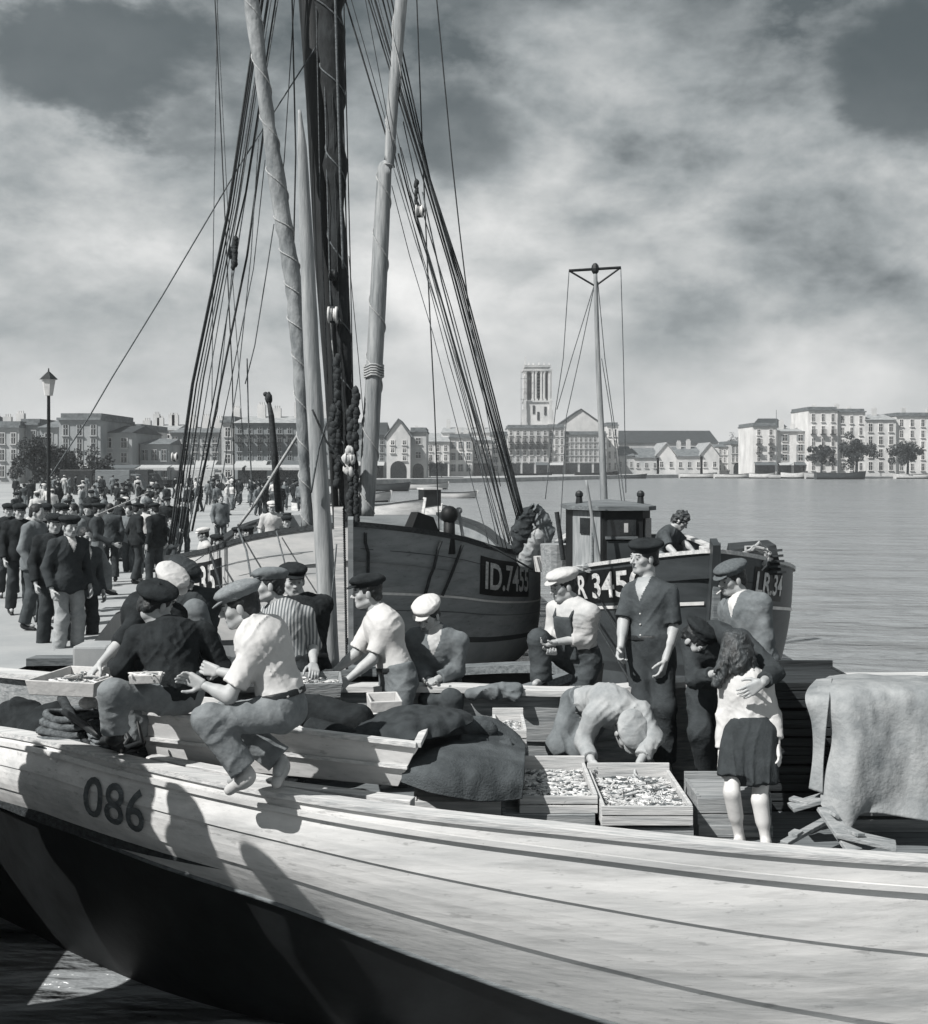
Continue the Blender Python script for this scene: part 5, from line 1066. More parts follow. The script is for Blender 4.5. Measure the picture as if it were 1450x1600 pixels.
for px, Y, h_ in ((1334, 262, 15), (1213, 266, 16), (1309, 264, 14)):
    c = GX(px, Y, .3); o = thing('boat_mast', {1334: 'thin bare mast before the right hand tree', 1213: 'thin mast beside the white balconied block', 1309: 'thin mast beside the tallest white block'}[px], 'mast', c, 'bare masts along the far quay'); mb = MB(); mb.cyl(c, c+V((0, 0, h_)), .12, .06, 6); mb.build('pole', M['wood_mid'], o)
# ------------------------------------------------------------------ people in the foreground (joints given as sight lines of the photograph, depths solved from bone lengths)
def curls(H, AX, hs):
    r = random.Random(4); out = []
    for k in range(26):
        a, e = r.uniform(0, 6.28), r.uniform(.1, 1.4); d = np.array([math.cos(a)*math.cos(e)*.078, math.sin(a)*math.cos(e)*.09-.01, .035+math.sin(e)*.085])
        if d[1] > .06 and d[2] < .07: continue
        out.append(ell_(H(*d), AX, np.array([.022]*3)*hs, .008))
    return out
def longhair(H, AX, hs):
    out = []
    for k in range(30):
        r = random.Random(k); a = r.uniform(math.pi*.95, math.pi*2.05); x, y = math.cos(a)*.085, math.sin(a)*.085-.0
        p0 = H(x*.8, y*.8, r.uniform(.02, .09)); p1 = H(x*1.18+r.uniform(-.01, .01), y*1.15-.01, -.06+r.uniform(-.02, .02)); p2 = H(x*1.55+r.uniform(-.02, .02), y*1.25-.01, -.17+r.uniform(-.05, .04))
        p3 = p2+(p2-p1)*.35+AX[0]*r.uniform(-.03, .03)
        out += [cap_(p0, p1, .026, .026, .012), cap_(p1, p2, .026, .021, .010), cap_(p2, p3, .021, .010, .008)]
    return out
PA = person('man in dark polo shirt and black beret standing tall with hands hanging at his sides', pel=(1016, 1014, 8.0), neck=(1012, 914, .2), head=(1006, 872, .1), hd=(-62, 2, 0), cy=-35, py=-25,
       aL=((1052, 984, -.3), (1040, 1030, -.5)), aR=((974, 972, -.2), (970, 1010, -.6)), shL=(1045, 928, -.4), shR=(986, 928, .0), lL=((1038, 1105, -.3), (1040, 1190, 1), (1045, 1210, 7.85)), lR=((1003, 1105, -.5), (1020, 1185, 1), (1005, 1208, 7.6)),
       top='dgrey', bottom='navy', sleeve=.85, hat='beret', hatm='black', hatt=(4, -6, 0), vneck='skin_dark', hL=dict(c=.55), hR=dict(c=.7), s=1.02)
PB = person('man in pale work jacket and tweed cap with a cigarette in his lips looking left', pel=(1178, 1035, 8.0), neck=(1162, 938, .1), head=(1143, 905, -.2), hd=(-68, 12, 0), cy=-60,
       aL=((1196, 1000, .1), (1186, 1050, -.6)), aR=((1135, 1000, -.2), (1120, 1035, -.8)), lL=((1185, 1125, -.3), (1185, 1210, 1)), lR=((1160, 1125, -.3), (1165, 1210, 1)),
       jacket=.28, jm='mgrey', bottom='mgrey', sleeve=1.9, hat='flat', hatm='tweed', hatt=(6, 0, 0), vneck='white', s=1.0, fold=.0085)
person('man in dark jacket and black beret bending over to hug the girl', pel=(1110, 1078, 7.75), neck=(1120, 988, -1), head=(1088, 1000, -.5), hd=(40, 50, 0), cy=25,
       shR=(1080, 1008, -.2), shL=(*P(1158, 1000, 7.25), 'w'), aR=((1085, 1062, -.3), (1118, 1052, -.9)), aL=((*P(1209, 1050, 6.88), 'w'), (*P(1192, 1066, 6.62), 'w')), lR=((1094, 1145, -.4), (1108, 1218, 1)), lL=((1122, 1145, -.2), (1128, 1215, 1)),
       top='navy', bottom='navy', sleeve=1.8, hat='beret', hatm='black', hatt=(-18, -15, 0), hL=dict(c=.22, d=(-.85, .0, -.5), t=(-.3, 0, 1), sp=.25), hR=dict(c=.4), curve=.05)
person('girl with long wavy dark hair in white jumper and dark skirt seen from behind', pel=(1172, 1142, 6.75), neck=(1160, 1052, .1), head=(1147, 1012, -.1), hd=(-150, 5, 8), cy=158, py=165, s=.86, female=True, fat=.9,
       shL=(1138, 1068, -.1), shR=(1192, 1068, 0), aL=((1133, 1122, .1), (1127, 1178, -.2)), aR=((1207, 1118, .0), (1214, 1160, -.2)), lL=((1143, 1236, -.6), (1156, 1312, .8), (1143, 1330, 6.4)), lR=((1187, 1248, .2), (1197, 1316, .3), (1192, 1336, 6.4)),
       top='white', bottom='navy', sleeve=1.85, hair='hair_long', hl=longhair, skin='skin_pale', skirt='navy', bare=True, fold=.006, hL=dict(c=.35), hR=dict(c=.3), legs=True, belt=False)
person('man in pale smock and cloth cap bent double over the fish crates, face hidden', pel=(915, 1108, 7.75), neck=(966, 1108, -1), head=(982, 1146, -.5), hd=(15, 66, 0), cy=12, py=-20, curve=.07,
       shR=(928, 1118, -.1), shL=(1000, 1112, .2), aR=((912, 1160, .1), (925, 1190, -.8)), aL=((1022, 1152, -.2), (1000, 1190, -.8)), lR=((872, 1165, -.3), (885, 1225, 1)), lL=((905, 1170, -.3), (920, 1225, 1)),
       top='lgrey', bottom='mgrey', sleeve=1.8, hat='flat', hatm='lgrey', tuck=False, fold=.008)
person('man in white cap and dark bib overalls resting his arms on a raised knee', pel=(905, 1028, 8.35), neck=(894, 946, -.4), head=(880, 916, -.3), hd=(-66, 12, 0), cy=-45, py=-40,
       aL=((918, 996, .3), (872, 1003, -.6)), aR=((862, 990, .1), (862, 1012, -1)), lR=((842, 1000, -.8), (846, 1064, .3), (820, 1076, 7.9)), lL=((898, 1100, -.2), (905, 1175, 1)),
       top='cream', bottom='dgrey', sleeve=1.55, hat='flat', hatm='cream', bib='dgrey', hL=dict(c=.6), hR=dict(c=.6))
person('man in white flat cap and dark grey work shirt sitting and looking at his hands', pel=(684, 1066, 8.3), neck=(683, 990, -.5), head=(668, 962, -.3), hd=(-25, 25, 0), cy=-12,
       aL=((714, 1048, .1), (682, 1062, -.9)), aR=((652, 1040, .1), (672, 1066, -.9)), lL=((706, 1092, -1), (704, 1165, .4)), lR=((672, 1096, -1), (668, 1165, .4)),
       top='mgrey', bottom='dgrey', sleeve=1.85, hat='flat', hatm='white', vneck='cream')
person('man in white short sleeved shirt and dark cap reaching both arms to a box', pel=(622, 1060, 7.9), neck=(592, 958, -.1), head=(573, 926, -.1), hd=(-80, 4, 0), cy=-68, py=-60,
       shL=(606, 975, -.5), aL=((582, 1030, -.2), (546, 1060, -.3)), aR=((556, 1022, .1), (524, 1048, -.2)), lL=((618, 1150, -.3), (625, 1220, 1)), lR=((598, 1150, -.2), (600, 1220, 1)),
       top='white', bottom='mgrey', sleeve=.85, hat='flat', hatm='black', hL=dict(c=.15, sp=.3), hR=dict(c=.5))
person('man in striped shirt and flat cap standing by the mast with one arm hanging', pel=(452, 1046, 7.8), neck=(440, 948, 0), head=(420, 916, -.1), hd=(-75, 0, 6), cy=-40,
       shL=(476, 962, -.2), aL=((488, 1008, .3), (490, 1036, -.9)), aR=((392, 1008, -.2), (372, 1030, -.7)), lL=((460, 1140, -.3), (460, 1220, 1)), lR=((440, 1140, -.2), (440, 1220, 1)),
       top='stripe', bottom='navy', sleeve=1.15, hat='flat', hatm='mgrey', hL=dict(c=.5))
person('man in black jersey half hidden behind the man in the striped shirt', pel=(480, 1042, 8.3), neck=(470, 938, .2), head=(458, 908, .1), hd=(20, 5, 0), cy=10,
       aL=((498, 985, .1), (496, 1035, -.5)), aR=((450, 985, .1), (450, 1035, -.5)), lL=((490, 1130, -.3), (490, 1200, 1)), lR=((470, 1130, -.2), (470, 1200, 1)), top='black', bottom='black', sleeve=1.8, hat='flat', hatm='black')
person('man in white shirt and tweed cap squatting on the gunwale with one arm stretched out', pel=(442, 1106, 6.0), neck=(398, 978, .1), head=(374, 948, -.1), hd=(-80, 14, 0), cy=-108, py=-100,
       shL=(404, 1004, -.8), aL=((358, 1088, -.2), (322, 1072, .2)), aR=((385, 1060, .2), (345, 1050, .4)), lL=((324, 1126, -.1), (384, 1206, .3), (350, 1226, 5.95)), lR=((352, 1122, .5), (440, 1190, .2), (424, 1230, 5.85)),
       top='white', bottom='denim', sleeve=.8, hat='flat', hatm='tweed_light', hatt=(4, 4, 0), shoe='cream', hL=dict(c=.4), fold=.008, curve=.04, cuff=.93)
person('man in black jersey and black beret sitting with his back to us in grey trousers', pel=(272, 1082, 6.6), neck=(262, 982, .5), head=(244, 946, .2), hd=(140, 22, 0), cy=-162, py=-140,
       shL=(214, 994, .1), shR=(318, 990, .1), aL=((188, 1042, -.3), (214, 1066, .6)), aR=((345, 1046, .1), (322, 1072, .5)), lL=((176, 1084, -.5), (180, 1142, .3)), lR=((205, 1078, .6), (215, 1150, .4)),
       top='dgrey', jm='black', bottom='denim', sleeve=1.9, hat='beret', hatm='black', hatt=(-25, 25, 0), curve=.05, fold=.01, belt=False, tuck=False)
person('man in pale cap and black jacket leaning forward to reach the tray', pel=(212, 1022, 7.5), neck=(240, 940, -.7), head=(264, 916, -.4), hd=(50, 35, 0), cy=10,
       shR=(222, 958, -.2), aR=((190, 1002, -.1), (158, 1036, -.5)), aL=((275, 985, -.1), (265, 1030, -.3)), lL=((240, 1080, -1), (240, 1140, .4)), lR=((195, 1080, -1), (195, 1140, .4)),
       top='black', bottom='black', sleeve=1.1, hat='flat', hatm='white', curve=.03)
person('man in dark cap sitting with one knee drawn up beside the pale capped man', pel=(308, 1016, 7.9), neck=(300, 932, -.3), head=(284, 904, -.3), hd=(60, 25, 0), cy=30,
       aL=((325, 975, -.2), (305, 1000, -.6)), aR=((270, 975, -.2), (285, 1000, -.6)), lL=((305, 955, -.9), (335, 1040, .4)), lR=((280, 1000, -1), (285, 1070, .4)), top='navy', bottom='mgrey', sleeve=1.9, hat='flat', hatm='navy')
person('bareheaded boy with curly hair in dark shirt crouching on the fishing boat foredeck', pel=(1032, 866, 12.6), neck=(1048, 830, -.3), head=(1064, 814, -.2), hd=(62, 38, 0), cy=55, s=.86,
       aL=((1070, 848, -.2), (1086, 864, -.5)), aR=((1046, 856, -.6), (1062, 872, -.6)), lL=((1052, 872, -.6), (1040, 895, .4)), lR=((1045, 876, -1), (1030, 900, .4)), top='dgrey', bottom='mgrey', sleeve=.85, hl=curls)

r_, d_ = PA
for k in range(4): mb = MB(); mb.ball(V(d_['NK']-d_['U']*(.135+.075*k)+d_['f']*(.118+.004*k)-d_['Lt']*.008), .0075, 8, 6); mb.build('button', M['cream'], r_, smooth=True)
r_, d_ = PB; a = V(d_['H'](-.012, .086, -.058)); mb = MB(); mb.cyl(a, a+V(d_['hf'])*.05+V((0, 0, -.02)), .0055, n=8); mb.build('cigarette', M['white'], r_, smooth=True)
# ------------------------------------------------------------------ trays, crates, cloths on the white boat
def opentray(o, bot, top, th, name, m, floor=True):
    """open flared box: 4 bottom and 4 top corners, walls of thickness th"""
    bot = [V(p) for p in bot]; top = [V(p) for p in top]; cb, ct = sum(bot, V())/4, sum(top, V())/4
    def inn(p, c, k=th): d = V((c.x-p.x, c.y-p.y, 0)); return p+d.normalized()*k*1.4
    mb = MB(); bi, ti = [inn(p, cb) for p in bot], [inn(p, ct) for p in top]
    up = V((0, 0, th)); bi2 = [p+up for p in bi]
    for i in range(4):
        j = (i+1) % 4; mb.hexa([bot[i], bot[j], bi[j], bi[i], top[i], top[j], ti[j], ti[i]])
    mb.add(bi2+bi, [(0, 1, 2, 3), (7, 6, 5, 4)]); return mb.build(name, M[m], o, bevel=.004)
def fishes(o, c, ex, ey, n, seed, ln=.095, m='fish', hgt=.03):
    """heap of small fish: nobody could count them"""
    r = random.Random(seed); mb = MB(); ex, ey = V(ex), V(ey)
    for k in range(n):
        p = c+ex*r.uniform(-.5, .5)+ey*r.uniform(-.5, .5)+V((0, 0, r.uniform(0, hgt))); a = r.uniform(0, math.pi) if r.random() < .5 else r.gauss(.5, .4); d = V((math.cos(a), math.sin(a), r.uniform(-.25, .25))).normalized(); s = V((-d.y, d.x, 0)).normalized(); u = s.cross(d); L_ = ln*r.uniform(.8, 1.15); mb.mi = 0 if r.random() < .72 else 1
        rg = [(-.5, .14), (-.38, .05), (-.1, .16), (.2, .19), (.42, .10), (.5, .03)]; q = len(mb.v)
        for t, w in rg:
            for a2 in range(6): an = a2*math.pi/3; mb.v.append(tuple(p+d*L_*t+s*math.cos(an)*L_*w*(.35)+u*math.sin(an)*L_*w*.62))
        for i in range(5):
            for a2 in range(6): b = (a2+1) % 6; mb.f.append((q+i*6+a2, q+i*6+b, q+i*6+6+b, q+i*6+6+a2)); mb.m.append(mb.mi)
    t = mb.build('fish_heap', [M[m], M['fish_dark']], o, smooth=True); tag(t, kind='stuff'); return t
def crate(pl, pr, pt, Yf, h, d, label, fish=0, m='wood_light', group='fish crates on the white boat', slats=2, yaw=0, name='fish_crate', lid=False, open_=True):
    """front top edge from photo column pl to pr at row pt, distance Yf, height h, depth d"""
    A, B = P(pl, pt, Yf), P(pr, pt, Yf); B.z = A.z; w = B.x-A.x; c = V(((A.x+B.x)/2, Yf, A.z-h)); o = thing(name, label, 'crate', c, group)
    mz = Matrix.Rotation(yaw, 3, 'Z'); T = lambda x, y, zz: c+mz @ V((x, y, zz))
    def bx(mb, x0, x1, y0, y1, z_0, z_1): mb.hexa([T(x0, y0, z_0), T(x1, y0, z_0), T(x1, y1, z_0), T(x0, y1, z_0), T(x0, y0, z_1), T(x1, y0, z_1), T(x1, y1, z_1), T(x0, y1, z_1)])
    mb = MB(); sh = h/slats
    for k in range(slats): bx(mb, -w/2, w/2, 0, .018, k*sh+.004, (k+1)*sh-.004)
    mb.build('front_board', M[m], o, bevel=.002)
    mb = MB(); [bx(mb, -w/2, w/2, d, d+.018, k*sh+.004, (k+1)*sh+(.045 if k == slats-1 else -.004)) for k in range(slats)]; mb.build('back_board', M[m], o, bevel=.002)
    for e_ in (-w/2, w/2-.02): mb = MB(); bx(mb, e_, e_+.02, .019, d-.001, 0, h+.004); mb.build('end_board', M[m], o, bevel=.002)
    mb = MB(); bx(mb, -w/2+.021, w/2-.021, .019, d-.001, .005, h-.06 if open_ else h-.004); mb.build('base', M[m], o)
    if fish: fishes(o, T(0, d/2, h-.06), mz @ V((w-.10, 0, 0)), mz @ V((0, d-.10, 0)), fish, int(pl))
    return o
crate(812, 934, 1243, 6.35, .105, .68, 'open wooden crate heaped with small fish beside the sacking', 1100)
crate(940, 1083, 1259, 6.25, .115, .72, 'open wooden crate of small fish nearest the girl', 1250)
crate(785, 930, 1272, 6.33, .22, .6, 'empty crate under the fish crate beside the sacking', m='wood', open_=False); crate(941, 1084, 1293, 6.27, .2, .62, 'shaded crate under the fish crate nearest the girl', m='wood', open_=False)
crate(645, 783, 1252, 6.28, .26, .6, 'pale crate almost hidden under the draped sacking', open_=False)
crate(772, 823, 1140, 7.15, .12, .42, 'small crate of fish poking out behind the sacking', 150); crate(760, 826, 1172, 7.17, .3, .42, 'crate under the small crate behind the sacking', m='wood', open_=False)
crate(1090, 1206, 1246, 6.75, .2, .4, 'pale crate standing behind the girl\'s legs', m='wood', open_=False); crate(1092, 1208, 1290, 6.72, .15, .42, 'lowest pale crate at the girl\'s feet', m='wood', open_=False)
for k in range(6): crate(1198+k*1.5, 1345, 1066+k*43+(1 if k else 0), 7.25, .17, .55, ['topmost of the dark slatted crates stacked right of the girl', 'second dark slatted crate from the top right of the girl', 'third dark slatted crate from the top right of the girl', 'third dark slatted crate from the bottom right of the girl', 'second dark slatted crate from the bottom right of the girl', 'lowest of the dark slatted crates right of the girl'][k], m='wood_dark', slats=3, group='dark crates stacked on deck', open_=k > 0 and False)
for k in range(5): crate(1330, 1470, 1092+k*47, 6.85, .17, .35, ['topmost crate hidden under the hanging burlap', 'second crate from the top under the hanging burlap', 'middle crate under the hanging burlap', 'second crate from the bottom under the burlap', 'lowest crate under the hanging burlap'][k], m='wood', slats=2, group='crates under the burlap', open_=False)
# long flared trough
o = thing('wooden_trough', 'long pale wooden trough with flared sides, dark cloth heaped inside', 'trough', P(430, 1190, 6.4))
tl, tr = P(207, 1112, 6.75), P(652, 1167, 6.2); bl, br = P(236, 1192, 6.78), P(622, 1229, 6.30)
opentray(o, [bl, br, br+V((.0, .42, 0)), bl+V((.05, .42, 0))], [tl, tr, tr+V((.06, .62, .02)), tl+V((.05, .55, 0))], .022, 'shell', 'hull_white')
mb = MB()
for a, b in ((tl, tr), (tr, tr+V((.06, .62, .02)))): mb.beam(a+V((0, -.01, .012)), b+V((0, 0, .012)), .045, .03)
mb.build('rim', M['wood_light'], o, bevel=.004)
mb = MB(); a, b = tl.lerp(bl, .5)+V((0, -.012, 0)), tr.lerp(br, .5)+V((0, -.012, 0)); mb.beam(a, b, .02, .02); mb.build('batten', M['wood_light'], o)
o = thing('thwart_plank', 'long pale plank lying along the inside of the near gunwale', 'plank', P(440, 1230, 6.3)); mb = MB(); mb.beam(P(234, 1186, 6.62), P(440, 1226, 6.35), .09, .05); mb.beam(P(440, 1231, 6.32), P(645, 1256, 6.12), .09, .06); part('board', mb, 'wood_light', o, bevel=.006)
def tray(px, py, Y, w, d, h, yaw, label, m='white', fish=120, tilt=0):
    c = P(px, py, Y); o = thing('fish_tray', label, 'tray', c, 'fish trays'); q = Matrix.Rotation(R(yaw), 3, 'Z') @ Matrix.Rotation(R(tilt), 3, 'X')
    def T(x, y, zz): return c+q @ V((x, y, zz))
    opentray(o, [T(-w*.46, -d*.46, 0), T(w*.46, -d*.46, 0), T(w*.46, d*.46, 0), T(-w*.46, d*.46, 0)], [T(-w/2, -d/2, h), T(w/2, -d/2, h), T(w/2, d/2, h), T(-w/2, d/2, h)], .016, 'tray_body', m)
    if fish: fishes(o, T(0, 0, h*.35), q @ V((w*.8, 0, 0)), q @ V((0, d*.8, 0)), fish, int(px))
tray(128, 1076, 6.9, .46, .5, .09, -12, 'white fish tray held at the left over the bow', 'white', 90); tray(494, 1082, 7.45, .34, .42, .10, 8, 'grey box of white fish between the striped shirt and reaching man', 'wood', 150)
tray(228, 1066, 6.35, .18, .12, .05, 10, 'small white dish beside the lap of the man in black', 'white', 20); tray(600, 1118, 7.1, .2, .3, .12, 10, 'white enamel tray left of the dark clothes heap', 'white', 0)
# cloths
def cloth(name, label, cat, prims, m, h=.012, fold=.02, freq=7, an=None, seed=1, group=None):
    v = sdf_mesh(prims, h, fold=fold, freq=freq, aniso=an, seed=seed); o = link(name, npmesh(name, *v), M[m]); tag(o, label, cat, group); return o
def pc(pts, r, k=.05): return [cap_(P(*a), P(*b), r, r*.9, k) for a, b in zip(pts[:-1], pts[1:])]
cloth('dark_heap', 'black rags and gear piled inside the trough behind the white shirt', 'rags', pc([(480, 1110, 6.9), (520, 1120, 6.85), (560, 1125, 6.8)], .10)+pc([(490, 1140, 6.6), (545, 1150, 6.5)], .06), 'black', fold=.03, freq=6, seed=4)
cloth('rail_cloth', 'crumpled grey cloth lying on the far rail', 'cloth', pc([(735, 1084, 7.85), (775, 1078, 7.85), (808, 1076, 7.85)], .045)+pc([(790, 1080, 7.85), (806, 1092, 7.8)], .03), 'mgrey', fold=.02, freq=14, seed=3)
def drape(name, label, cat, rows, m, nu=60, nv=50, amp=.03, th=.018, seed=0, fr=3.2):
    """rows of sight-line control points from the back edge, over the top, to the hanging hem"""
    W_ = [[P(*p) for p in r] for r in rows]
    def cat_(pts, t):
        t = min(max(t, 0), 1)*(len(pts)-1); i = min(int(t), len(pts)-2); f = t-i; p0, p1, p2, p3 = pts[max(i-1, 0)], pts[i], pts[i+1], pts[min(i+2, len(pts)-1)]
        return .5*((2*p1)+(p2-p0)*f+(2*p0-5*p1+4*p2-p3)*f*f+(3*p1-p0-3*p2+p3)*f**3)
    def fn(u, v):
        p = cat_([cat_(r, u) for r in W_], v); n1 = mnoise.noise(V((p.x*fr*2+seed, p.y*fr, p.z*fr*.8))); n2 = mnoise.noise(V((p.x*fr*5, p.y*fr*3+seed, p.z*fr*2))); return p+V((0, -1, .5))*(n1*amp+n2*amp*.45)
    mb = MB(); mb.grid(fn, nu, nv); o = mb.build(name, M[m], None, smooth=True, solid=th); tag(o, label, cat); return o
drape('jacket_heap', 'dark crumpled clothes heaped over the end of the trough', 'clothes', [[(590, 1112, 7.0), (640, 1104, 7.05), (690, 1104, 7.05), (728, 1112, 7.0)], [(575, 1122, 6.85), (625, 1108, 6.85), (690, 1108, 6.85), (738, 1118, 6.85)], [(560, 1136, 6.65), (615, 1124, 6.6), (680, 1120, 6.6), (736, 1130, 6.7)],
     [(552, 1148, 6.5), (605, 1140, 6.45), (665, 1134, 6.48), (712, 1140, 6.6)], [(558, 1158, 6.42), (600, 1158, 6.36), (650, 1156, 6.36), (690, 1150, 6.5)]], 'navy', nu=90, nv=70, amp=.06, seed=2.3, fr=3.6, th=.014)
drape('sacking', 'coarse dark sacking draped over the crates left of the fish', 'sacking', [[(668, 1132, 7.15), (720, 1122, 7.2), (775, 1125, 7.2), (812, 1152, 7.1)], [(660, 1158, 6.9), (715, 1150, 6.95), (770, 1152, 6.95), (820, 1168, 6.9)], [(648, 1180, 6.5), (700, 1176, 6.4), (760, 1176, 6.4), (820, 1190, 6.4)],
     [(632, 1200, 6.3), (690, 1205, 6.2), (760, 1205, 6.2), (818, 1215, 6.25)], [(628, 1222, 6.28), (680, 1240, 6.18), (750, 1252, 6.18), (816, 1248, 6.24)]], 'sack', amp=.028)
cloth('sack_roll', 'folded dark sack lying on the draped sacking', 'sack', pc([(690, 1150, 6.95), (730, 1136, 7.0), (765, 1140, 7.0)], .055)+pc([(725, 1158, 6.8), (790, 1168, 6.8)], .035), 'sack', fold=.02, freq=12, seed=6)
bur = drape('burlap_cover', 'pale worn burlap hanging over a stack of crates at the right', 'burlap', [[(1296, 1057, 7.3), (1340, 1054, 7.35), (1400, 1056, 7.35), (1478, 1056, 7.3)], [(1284, 1066, 6.95), (1330, 1062, 7.0), (1400, 1062, 7.0), (1484, 1062, 7.0)], [(1278, 1084, 6.66), (1320, 1080, 6.62), (1400, 1080, 6.62), (1488, 1082, 6.6)],
     [(1300, 1150, 6.6), (1335, 1150, 6.5), (1400, 1150, 6.55), (1490, 1150, 6.5)], [(1286, 1225, 6.55), (1330, 1235, 6.44), (1400, 1230, 6.52), (1490, 1240, 6.5)], [(1282, 1255, 6.54), (1322, 1302, 6.42), (1352, 1270, 6.48), (1490, 1290, 6.46)]], 'canvas', amp=.022, seed=3, nu=80, th=.010)
slv = drape('hanging_fold', 'x', 'x', [[(1276, 1062, 7.0), (1300, 1060, 7.0)], [(1262, 1078, 6.75), (1298, 1074, 6.75)], [(1258, 1096, 6.62), (1296, 1090, 6.6)], [(1268, 1130, 6.6), (1292, 1128, 6.56)], [(1270, 1180, 6.6), (1287, 1182, 6.56)], [(1264, 1232, 6.58), (1285, 1240, 6.54)]], 'canvas', amp=.012, seed=5, nu=14, th=.01)
del slv['label'], slv['category']; slv.parent = bur
# broken boards at the right foot of the picture
for a, b, w, lab in [((1235, 1262, 6.6), (1292, 1245, 6.6), .12, 'short broken board lying under the dark crates'), ((1288, 1262, 6.35), (1335, 1330, 6.1), .10, 'slanting board leaning at the foot of the burlap'), ((1306, 1300, 6.2), (1400, 1322, 6.1), .14, 'flat board on deck at the right foot of the burlap'), ((1225, 1318, 6.2), (1290, 1282, 6.5), .05, 'thin dark stick on the deck right of the girl')]:
    A, B = P(*a), P(*b); o = thing('loose_board', lab, 'board', A, 'loose boards on deck'); mb = MB(); mb.beam(A, B, w, .025); mb.beam(A.lerp(B, .2)+V((0, 0, .02)), A.lerp(B, .3)+V((.02, .03, .02)), w*1.1, .02); part('plank', mb, 'wood', o, bevel=.004)
# dark gear in the bow at the left
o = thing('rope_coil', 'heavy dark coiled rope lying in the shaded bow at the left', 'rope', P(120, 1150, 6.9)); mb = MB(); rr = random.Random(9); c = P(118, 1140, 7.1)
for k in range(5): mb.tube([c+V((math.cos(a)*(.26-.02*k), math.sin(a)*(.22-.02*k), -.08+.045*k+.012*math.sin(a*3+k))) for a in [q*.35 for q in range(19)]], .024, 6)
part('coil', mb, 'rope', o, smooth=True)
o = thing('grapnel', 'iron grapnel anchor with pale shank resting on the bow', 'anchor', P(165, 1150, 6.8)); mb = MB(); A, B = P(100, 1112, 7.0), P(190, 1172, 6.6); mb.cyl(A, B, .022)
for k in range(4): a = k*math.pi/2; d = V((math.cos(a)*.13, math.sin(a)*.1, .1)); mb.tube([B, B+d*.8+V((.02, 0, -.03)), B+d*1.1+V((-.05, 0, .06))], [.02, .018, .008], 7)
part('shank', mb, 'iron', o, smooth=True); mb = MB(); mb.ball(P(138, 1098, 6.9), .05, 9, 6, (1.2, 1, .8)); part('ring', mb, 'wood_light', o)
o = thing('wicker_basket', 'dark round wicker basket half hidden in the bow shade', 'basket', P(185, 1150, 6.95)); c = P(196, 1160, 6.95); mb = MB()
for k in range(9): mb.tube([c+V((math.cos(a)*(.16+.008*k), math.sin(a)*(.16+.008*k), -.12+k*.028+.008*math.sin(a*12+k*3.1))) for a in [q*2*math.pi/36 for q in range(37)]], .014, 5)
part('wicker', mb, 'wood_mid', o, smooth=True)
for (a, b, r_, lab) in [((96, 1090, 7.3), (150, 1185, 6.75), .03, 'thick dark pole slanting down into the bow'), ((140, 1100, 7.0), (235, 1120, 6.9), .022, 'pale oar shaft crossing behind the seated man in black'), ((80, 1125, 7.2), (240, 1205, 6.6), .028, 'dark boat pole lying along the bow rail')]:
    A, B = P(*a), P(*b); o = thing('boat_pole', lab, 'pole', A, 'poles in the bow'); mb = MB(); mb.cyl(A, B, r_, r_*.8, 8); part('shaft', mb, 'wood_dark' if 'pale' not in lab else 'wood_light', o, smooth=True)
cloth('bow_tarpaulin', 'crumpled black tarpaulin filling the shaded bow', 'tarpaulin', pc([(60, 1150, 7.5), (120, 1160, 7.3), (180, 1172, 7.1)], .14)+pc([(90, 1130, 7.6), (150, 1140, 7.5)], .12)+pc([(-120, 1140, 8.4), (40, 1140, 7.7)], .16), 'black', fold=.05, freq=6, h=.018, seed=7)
# seats under the sitting men
for px, py, Y, w, h, d, lab in [(212, 1062, 7.6, .5, .5, .3, 'dark box under the pale capped man'), (312, 1060, 8.0, .4, .5, .3, 'dark box under the man with a raised knee')]:
    A = P(px-w/2/Y*FX, py, Y-.1); crate(px-w/2/Y*FX, px+w/2/Y*FX, py, Y-.12, h, d, lab, m='wood_dark', group='boxes used as seats', open_=False, name='seat_box')
# pale box edge left of the pale capped man
c = P(150, 1005, 9.0); o = thing('stone_block', 'pale stone block on the quay below the bareheaded man', 'stone block', (c.x, c.y, 1.2)); mb = MB(); mb.box((c.x, c.y, (c.z+1.2)/2), (.28, .3, c.z-1.2)); part('block', mb, 'quay', o, bevel=.02)

for k in range(7):  # crate stack out of view, added to darken the white hull at left
    y_ = 5.66; t_z = 1.5+.245*(k+1); A = -3.80+.01*(k % 2); crate(A/y_*FX+725, (A+.66)/y_*FX+725, 725+(CH-t_z)/y_*FX, y_, .24, .2, ['lowest', 'second lowest', 'third lowest', 'middle', 'third highest', 'second highest', 'topmost'][k]+' crate of the unseen stack added to shade the hull', m='wood_mid', group='unseen crates added to shade the hull', open_=False)
